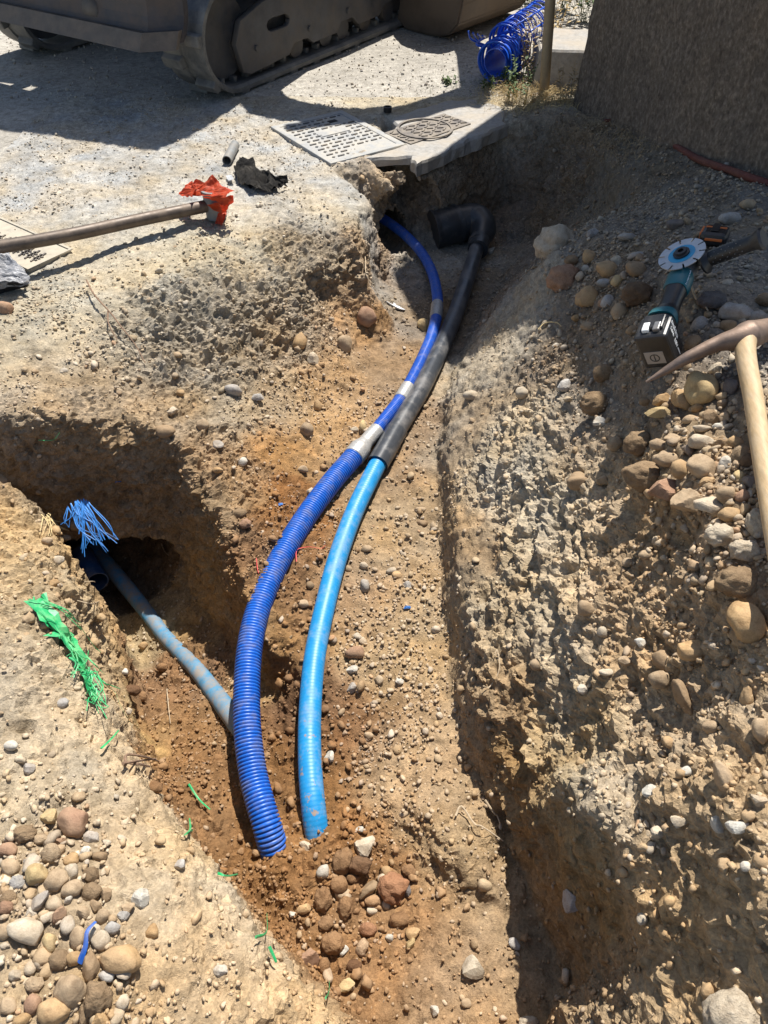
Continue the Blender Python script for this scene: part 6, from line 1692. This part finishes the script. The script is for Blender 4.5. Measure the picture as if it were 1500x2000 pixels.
# torn green warning mesh on the near bank
def gpt(u, v, up=.012):
    p, n = hit(u, v)
    return p + n * up
gm = empty('green_mesh', gpt(130, 1270))
tag(gm, 'torn bright green warning mesh hanging over the left bank of the side trench', 'warning mesh')
GI = Matrix.Translation(-gm.location)
spine = [(78, 1172), (92, 1208), (112, 1236), (128, 1262), (146, 1290), (160, 1318), (172, 1346), (180, 1374)]
wid = [7, 12, 11, 8, 10, 7, 6, 4]
V, F = [], []
rowsg = []
prev = None
LIFT = {}
for k, ((u, v), w_) in enumerate(zip(spine, wid)):
    for i in range(5):
        s = (i - 2) / 2
        p = gpt(u + s * w_ , v - s * w_ * .35, .018 + .008 * math.sin(k * 2.1 + i * 1.7))
        V.append(p)
for k in range(len(spine) - 1):
    for i in range(4):
        F.append((k * 5 + i, k * 5 + i + 1, (k + 1) * 5 + i + 1, (k + 1) * 5 + i))
me = bpy.data.meshes.new('mesh_strip'); me.from_pydata([tuple(v) for v in V], [], F)
bm = bmesh.new(); bm.from_mesh(me)
bmesh.ops.subdivide_edges(bm, edges=bm.edges[:], cuts=2, use_grid_fill=True)
for v in bm.verts: v.co += Vector((mnoise.noise(v.co * 60), mnoise.noise(v.co * 60 + Vector((3, 0, 0))), mnoise.noise(v.co * 60 + Vector((0, 5, 0))))) * .006
bm.normal_update(); bmesh.ops.solidify(bm, geom=bm.faces[:], thickness=.0014); bm.to_mesh(me); bm.free()
o = mesh_obj('mesh_strip', me, M['green'], gm); o.matrix_parent_inverse = GI
gl_lines = []
def chain(pts, up=.02): return [gpt(u, v, up + .012 * random.random()) for u, v in pts]
gl_lines.append(chain([(74, 1172), (100, 1184), (122, 1206), (150, 1232), (170, 1254), (186, 1268)], .03)); gl_lines.append(chain([(80, 1176), (108, 1194), (132, 1216), (156, 1236)], .03)); gl_lines.append(chain([(84, 1180), (110, 1190), (135, 1212)], .04))
gl_lines.append(chain([(172, 1318), (190, 1340), (210, 1358), (226, 1384), (240, 1412)])); gl_lines.append(chain([(170, 1316), (184, 1336), (204, 1346), (222, 1358)])); gl_lines.append(chain([(172, 1322), (184, 1350), (190, 1376), (197, 1392)])); gl_lines.append(chain([(174, 1324), (186, 1356), (195, 1388)]))
gl_lines.append(chain([(176, 1372), (166, 1388), (158, 1398)])); gl_lines.append(chain([(160, 1390), (180, 1391), (197, 1391)])); gl_lines.append(chain([(140, 1320), (156, 1310), (172, 1312)])); gl_lines.append(chain([(134, 1326), (150, 1316), (158, 1300), (166, 1284)]))
gl_lines.append(chain([(150, 1270), (160, 1290), (168, 1306), (182, 1312)])); gl_lines.append(chain([(144, 1288), (160, 1292), (172, 1294)])); gl_lines.append(chain([(120, 1208), (140, 1224), (146, 1226)]))
for k in range(34):
    u, v = random.choice(spine[1:]); gl_lines.append(chain([(u + random.uniform(-8, 8), v + random.uniform(-8, 8)), (u + random.uniform(-4, 12), v + random.uniform(4, 14)), (u + random.uniform(-12, 30), v + random.uniform(10, 34))], .022))
o = strands('loose_strand', gl_lines, (.0008, .0024), M['green'], gm); o.matrix_parent_inverse = GI
# scraps of green strip
SCR = [([(194, 1474), (205, 1452), (215, 1432)], 'green plastic scrap stuck in the bank below the green mesh'), ([(350, 1638), (356, 1622), (358, 1606)], 'upright green cross shaped scrap on the left trench edge'), ([(422, 1720), (440, 1723), (458, 1724)], 'green strip lying level on the near left bank'), ([(500, 1850), (506, 1822), (512, 1792)], 'tall thin green strip standing on the near bank'), ([(514, 1868), (524, 1880), (534, 1888)], 'short green scrap under the tall thin green strip'), ([(630, 1962), (634, 1940), (637, 1918)], 'green strip nearest the bottom edge of the photo'), ([(80, 858), (104, 852), (122, 842)], 'single green strand on the shaded far wall of the side trench'), ([(366, 1536), (384, 1562), (408, 1590)], 'faded green mesh strip half buried in the brown earth')]
for k, (pts, lab) in enumerate(SCR):
    ln = [chain(pts, .012)]
    if k == 1: ln.append(chain([(348, 1622), (364, 1621)], .014))
    o = strands('green_scrap', ln, .0032 if k != 6 else .002, M['green'], None)
    tag(o, lab, 'plastic scrap', 'scraps of green warning mesh')
_p, _q = gpt(160, 1886, .012), gpt(187, 1806, .03)
blt = strands('blue_scrap', [[_p, _p.lerp(_q, .35) + Vector((.004, 0, .012)), _p.lerp(_q, .7) + Vector((-.002, 0, .014)), _q]], .006, M['corr'])
tag(blt, 'dark blue plastic strip stuck between the cobbles of the left heap', 'plastic scrap')
for (u, v, lab) in ((546, 990, 'tiny light blue plastic chip on the earth left of the thick conduit'), (795, 1190, 'tiny blue plastic chip on the gravel floor right of the pipes'), (230, 940, 'tiny blue chip on the shaded wall above the blue strands')):
    p, n = hit(u, v)
    o = crumple('blue_chip', [(p + n * .006 + Vector((-.012, 0, 0)), p + n * .006 + Vector((.012, .003, 0)), p + n * .008 + Vector((.010, .012, 0)), p + n * .006 + Vector((-.008, .01, 0)))], M['blue_strand'], None, 4, .003, 40, .001)
    tag(o, lab, 'plastic chip', 'blue plastic chips')
rs = strands('red_string', [chain([(496, 1092), (500, 1110), (506, 1122)], .008)], .0016, M['red_string'])
tag(rs, 'short red string on the dark earth left of the thick conduit', 'string')
rs = strands('red_string', [chain([(580, 1098), (583, 1082), (590, 1071), (606, 1071), (622, 1073), (636, 1072)], .008)], .0016, M['red_string'])
tag(rs, 'thin red string lying across the floor under the thick conduit', 'string')
# roots and twigs
def twig(pts, r, mat, lab, up=.01, nm='twig', extra=()):
    ln = [chain(pts, up)] + [chain(e, up) for e in extra]
    o = strands(nm, ln, r, mat, None, 6, .9)
    return tag(o, lab, 'root' if nm == 'root' else 'twig')
twig([(178, 562), (196, 592), (220, 622), (246, 648), (270, 676), (296, 716)], .0035, M['root'], 'long thin brown twig across the crust of the left slope', .025, extra=([(216, 614), (220, 640), (224, 668)],))
twig([(884, 1608), (900, 1596), (930, 1614), (950, 1624), (984, 1646)], .003, M['root_pale'], 'curled pale root sticking out at the foot of the right wall', .02, 'root', ([(945, 1560), (950, 1590), (966, 1606), (982, 1622)],))
twig([(322, 1060), (328, 1070), (334, 1084)], .003, M['root_pale'], 'short pale root over the mouth of the side trench', .012, 'root')
twig([(236, 1500), (250, 1488), (270, 1484), (300, 1500)], .004, M['root'], 'dark root tangle on the edge of the left bank', .015, 'root', ([(240, 1505), (262, 1496), (290, 1490)], [(244, 1492), (256, 1500), (276, 1502)]))
twig([(330, 1355), (338, 1380), (343, 1418)], .002, M['root_pale'], 'thin straw stalk standing on the side trench floor', .015)
twig([(708, 500), (716, 540), (734, 580)], .0022, M['root_pale'], 'thin pale root hanging on the broken block beside the pit', .015, 'root')
twig([(950, 1350), (962, 1335), (972, 1318), (972, 1284), (964, 1284)], .002, M['root_pale'], 'fine hair root on the middle of the right wall', .012, 'root')
twig([(1352, 566), (1362, 590), (1376, 604), (1384, 618)], .003, M['root_pale'], 'bent pale stick on the rubble beside the grinder', .015)
twig([(1058, 648), (1070, 640), (1088, 638), (1100, 642)], .0022, M['straw'], 'curled straw on the rubble below the reddish lump', .015)
twig([(150, 1134), (168, 1136), (190, 1146), (216, 1150)], .0018, M['root_pale'], 'hair root hanging over the open pipe stub', .02, 'root')
twig([(146, 1164), (170, 1176), (206, 1174)], .0016, M['root_pale'], 'fine root hanging below the open pipe stub', .02, 'root')
# rusty sheath along the foot of the wall
rc = tube('rusty_cable', [tuple(Vector(p) + Vector((0, 0, .012))) for p in [hit(1180, 240)[0], hit(1228, 243)[0], hit(1268, 256)[0], hit(1310, 285)[0], hit(1360, 316)[0], hit(1420, 338)[0], hit(1470, 356)[0], hit(1530, 376)[0]]], [.008, .011, .014, .014, .014, .014, .014, .014], M['red_cable'], None, 12)
tag(rc, 'rusty dark red cable sheath running along the foot of the house wall', 'cable')

# ------------------------------------------------------------------ blue ribbed sheath by the bucket
bs = empty('blue_sheath', at(985, 130, 0))
tag(bs, 'cut lengths of bright blue ribbed sheath heaped beside the excavator bucket', 'sheath')
BI = Matrix.Translation(-bs.location)
def hoops(nm, p0, p1, r, n, arc=(0, 2 * math.pi), tube_r=.008, twist=0.0):
    ax = (p1 - p0).normalized()
    u_ = ax.cross(Vector((0, 0, 1))).normalized(); v_ = u_.cross(ax)
    V, F = [], []
    for k in range(n):
        c = p0.lerp(p1, k / max(1, n - 1))
        rr = r * (1 + .05 * math.sin(k * 1.9))
        pts = [c + (u_ * math.cos(a) + v_ * math.sin(a)) * rr + ax * (.01 * math.sin(a * 2 + k)) for a in np.linspace(arc[0] + twist * k, arc[1] + twist * k, 26)]
        vs, fs = sweep(pts, [(tube_r * .45, tube_r)] * len(pts), 6, True)
        o = len(V); V += vs; F += [tuple(a + o for a in f) for f in fs]
    o = from_py(nm, V, F, M['blue_sheath'], bs, True); o.matrix_parent_inverse = BI
    return o
c0, c1 = at(967, 122, .115), at(1012, 92, .13)
path, _ = resample([c0, c0.lerp(c1, .5), c1], .05)
o = pipe_shell('inner_tube', path, .078, .072, M['blue_sheath'], bs, 26); o.matrix_parent_inverse = BI
hoops('rib_stack', c0, c1, .112, 8, tube_r=.012)
d0, d1 = at(985, 86, .20), at(1052, 42, .25)
hoops('open_hoops', d0, d1, .105, 12, (-.2, math.pi * 1.15), .009)
for a in (0.25, .7, 1.2, 2.0):
    ax = (d1 - d0).normalized(); u_ = ax.cross(Vector((0, 0, 1))).normalized(); v_ = u_.cross(ax)
    off = (u_ * math.cos(math.pi * a * .5) + v_ * math.sin(math.pi * a * .5)) * .105
    o = tube('spine_strip', [d0 + off, d1 + off], (.006), M['blue_sheath'], bs, 6, curve=False); o.matrix_parent_inverse = BI
for k in range(4):
    o = tube('cut_prong', [at(950 - k * 6 + 12, 92, .15 + .01 * k), at(936 - k * 4 + 6, 86, .16 + .012 * k), at(920 + k * 9, 76 - k, .2), at(915 + k * 9, 61 + 3 * k, .25)], .006, M['blue_sheath'], bs, 6); o.matrix_parent_inverse = BI

# ------------------------------------------------------------------ weeds and dry grass
def blades(nm, base_pts, h, spread, n, rad, mat, kind=None):
    ln = []
    for k in range(n):
        b = random.choice(base_pts)
        x, y = b[0] + random.gauss(0, spread), b[1] + random.gauss(0, spread)
        z = drop(x, y)[0].z if (X0 < x < X1 and Y0 < y < Y1) else 0.0
        a = random.uniform(0, 2 * math.pi); hh_ = h * random.uniform(.4, 1.1); le = random.uniform(.1, .9) * hh_
        d = Vector((math.cos(a), math.sin(a), 0))
        p = Vector((x, y, z - .01))
        ln.append([p, p + d * le * .3 + Vector((0, 0, hh_ * .55)), p + d * le + Vector((0, 0, hh_ * random.uniform(.5, 1)))])
    o = strands(nm, ln, rad, mat, None, 4, .35)
    if kind: o['kind'] = kind
    return o
def weed(nm, u, v, n_stem, h, mat, lab, cat='weed', lean=.35, leaf=.022):
    base = at(u, v, 0)
    z = drop(base.x, base.y)[0].z if (X0 < base.x < X1 and Y0 < base.y < Y1) else 0
    base.z = z
    root = empty(nm, base)
    tag(root, lab, cat, 'weeds round the post')
    ln, V, F = [], [], []
    for s in range(n_stem):
        a = random.uniform(0, 2 * math.pi); le = random.uniform(.1, 1) * lean * h; hh_ = h * random.uniform(.55, 1.05)
        d = Vector((math.cos(a), math.sin(a), 0))
        p = Vector((random.gauss(0, .03), random.gauss(0, .03), -.01))
        st = [p, p + d * le * .4 + Vector((0, 0, hh_ * .5)), p + d * le + Vector((0, 0, hh_))]
        ln.append(st)
        for q in range(9):
            t = .25 + .75 * q / 9
            c = st[0].lerp(st[1], t * 2) if t < .5 else st[1].lerp(st[2], t * 2 - 1)
            b = random.uniform(0, 2 * math.pi); ld = Vector((math.cos(b), math.sin(b), random.uniform(-.2, .8))).normalized()
            sd_ = ld.cross(Vector((0, 0, 1))).normalized()
            l_ = leaf * random.uniform(.6, 1.4); w_ = l_ * .28
            o = len(V)
            V += [c, c + ld * l_ * .5 + sd_ * w_ + Vector((0, 0, .003)), c + ld * l_, c + ld * l_ * .5 - sd_ * w_ + Vector((0, 0, .003)), c + ld * l_ * .5 - Vector((0, 0, .003))]
            F += [(o, o + 1, o + 2, o + 4), (o, o + 4, o + 2, o + 3)]
    strands('stem', ln, .0022, mat, root, 4, .8)
    lf = from_py('leaves', V, F, mat, root); lf['kind'] = 'stuff'
    return root
weed('weed', 985, 168, 12, .14, M['leaf'], 'low green weed in front of the blue sheath')
weed('weed', 955, 176, 10, .10, M['leaf'], 'small green weed left of the blue sheath, in shade')
weed('weed', 1014, 200, 9, .26, M['leaf'], 'upright green weed just left of the foot of the post', leaf=.03)
weed('weed', 870, 162, 7, .05, M['leaf'], 'tiny green weed on the sunlit yard left of the blue sheath')
weed('weed', 1102, 214, 8, .22, M['dead_grass'], 'dry brown weed right of the foot of the post', leaf=.03)
weed('dry_weed', 1036, 160, 16, .40, M['dead_grass'], 'tall dry brown weed standing behind the post', leaf=.03)
weed('dry_weed', 1078, 100, 14, .5, M['straw'], 'bleached dry weed on top of the concrete kerb', leaf=.03)
for k, (u, v) in enumerate(((1030, 30), (1100, 20), (1140, 40), (1060, 5), (1180, 10))):
    weed('bush', u, v, 20, .55, M['leaf'], ['green bush behind the bucket and blue sheath', 'green bush between the post and the house wall', 'green bush nearest the house wall corner', 'green bush farthest back behind the post', 'green bush hidden behind the house wall corner'][k], 'bush', .6, .05)
gz = [(at(u, v, 0).x, at(u, v, 0).y) for u, v in ((1000, 190), (1030, 200), (1070, 205), (1100, 212), (985, 185), (1045, 180), (1090, 195), (1015, 210))]
tag(blades('dry_grass', gz, .085, .09, 1700, (.0012, .0024), M['straw']), None, None, None, 'stuff')
gz2 = [(at(u, v, 0.05).x, at(u, v, .05).y) for u, v in ((1150, 270), (1180, 290), (1210, 310), (1240, 330), (1120, 255), (1270, 330), (1165, 310), (1220, 345), (1195, 350), (1110, 300))]
tag(blades('dead_grass', gz2, .055, .09, 900, (.0013, .0026), M['dead_grass']), None, None, None, 'stuff')
gz3 = [(at(u, v, 0).x, at(u, v, 0).y) for u, v in ((880, 160), (920, 170), (950, 190), (900, 185))]
tag(blades('green_grass', gz3, .035, .12, 260, (.001, .002), M['leaf']), None, None, None, 'stuff')
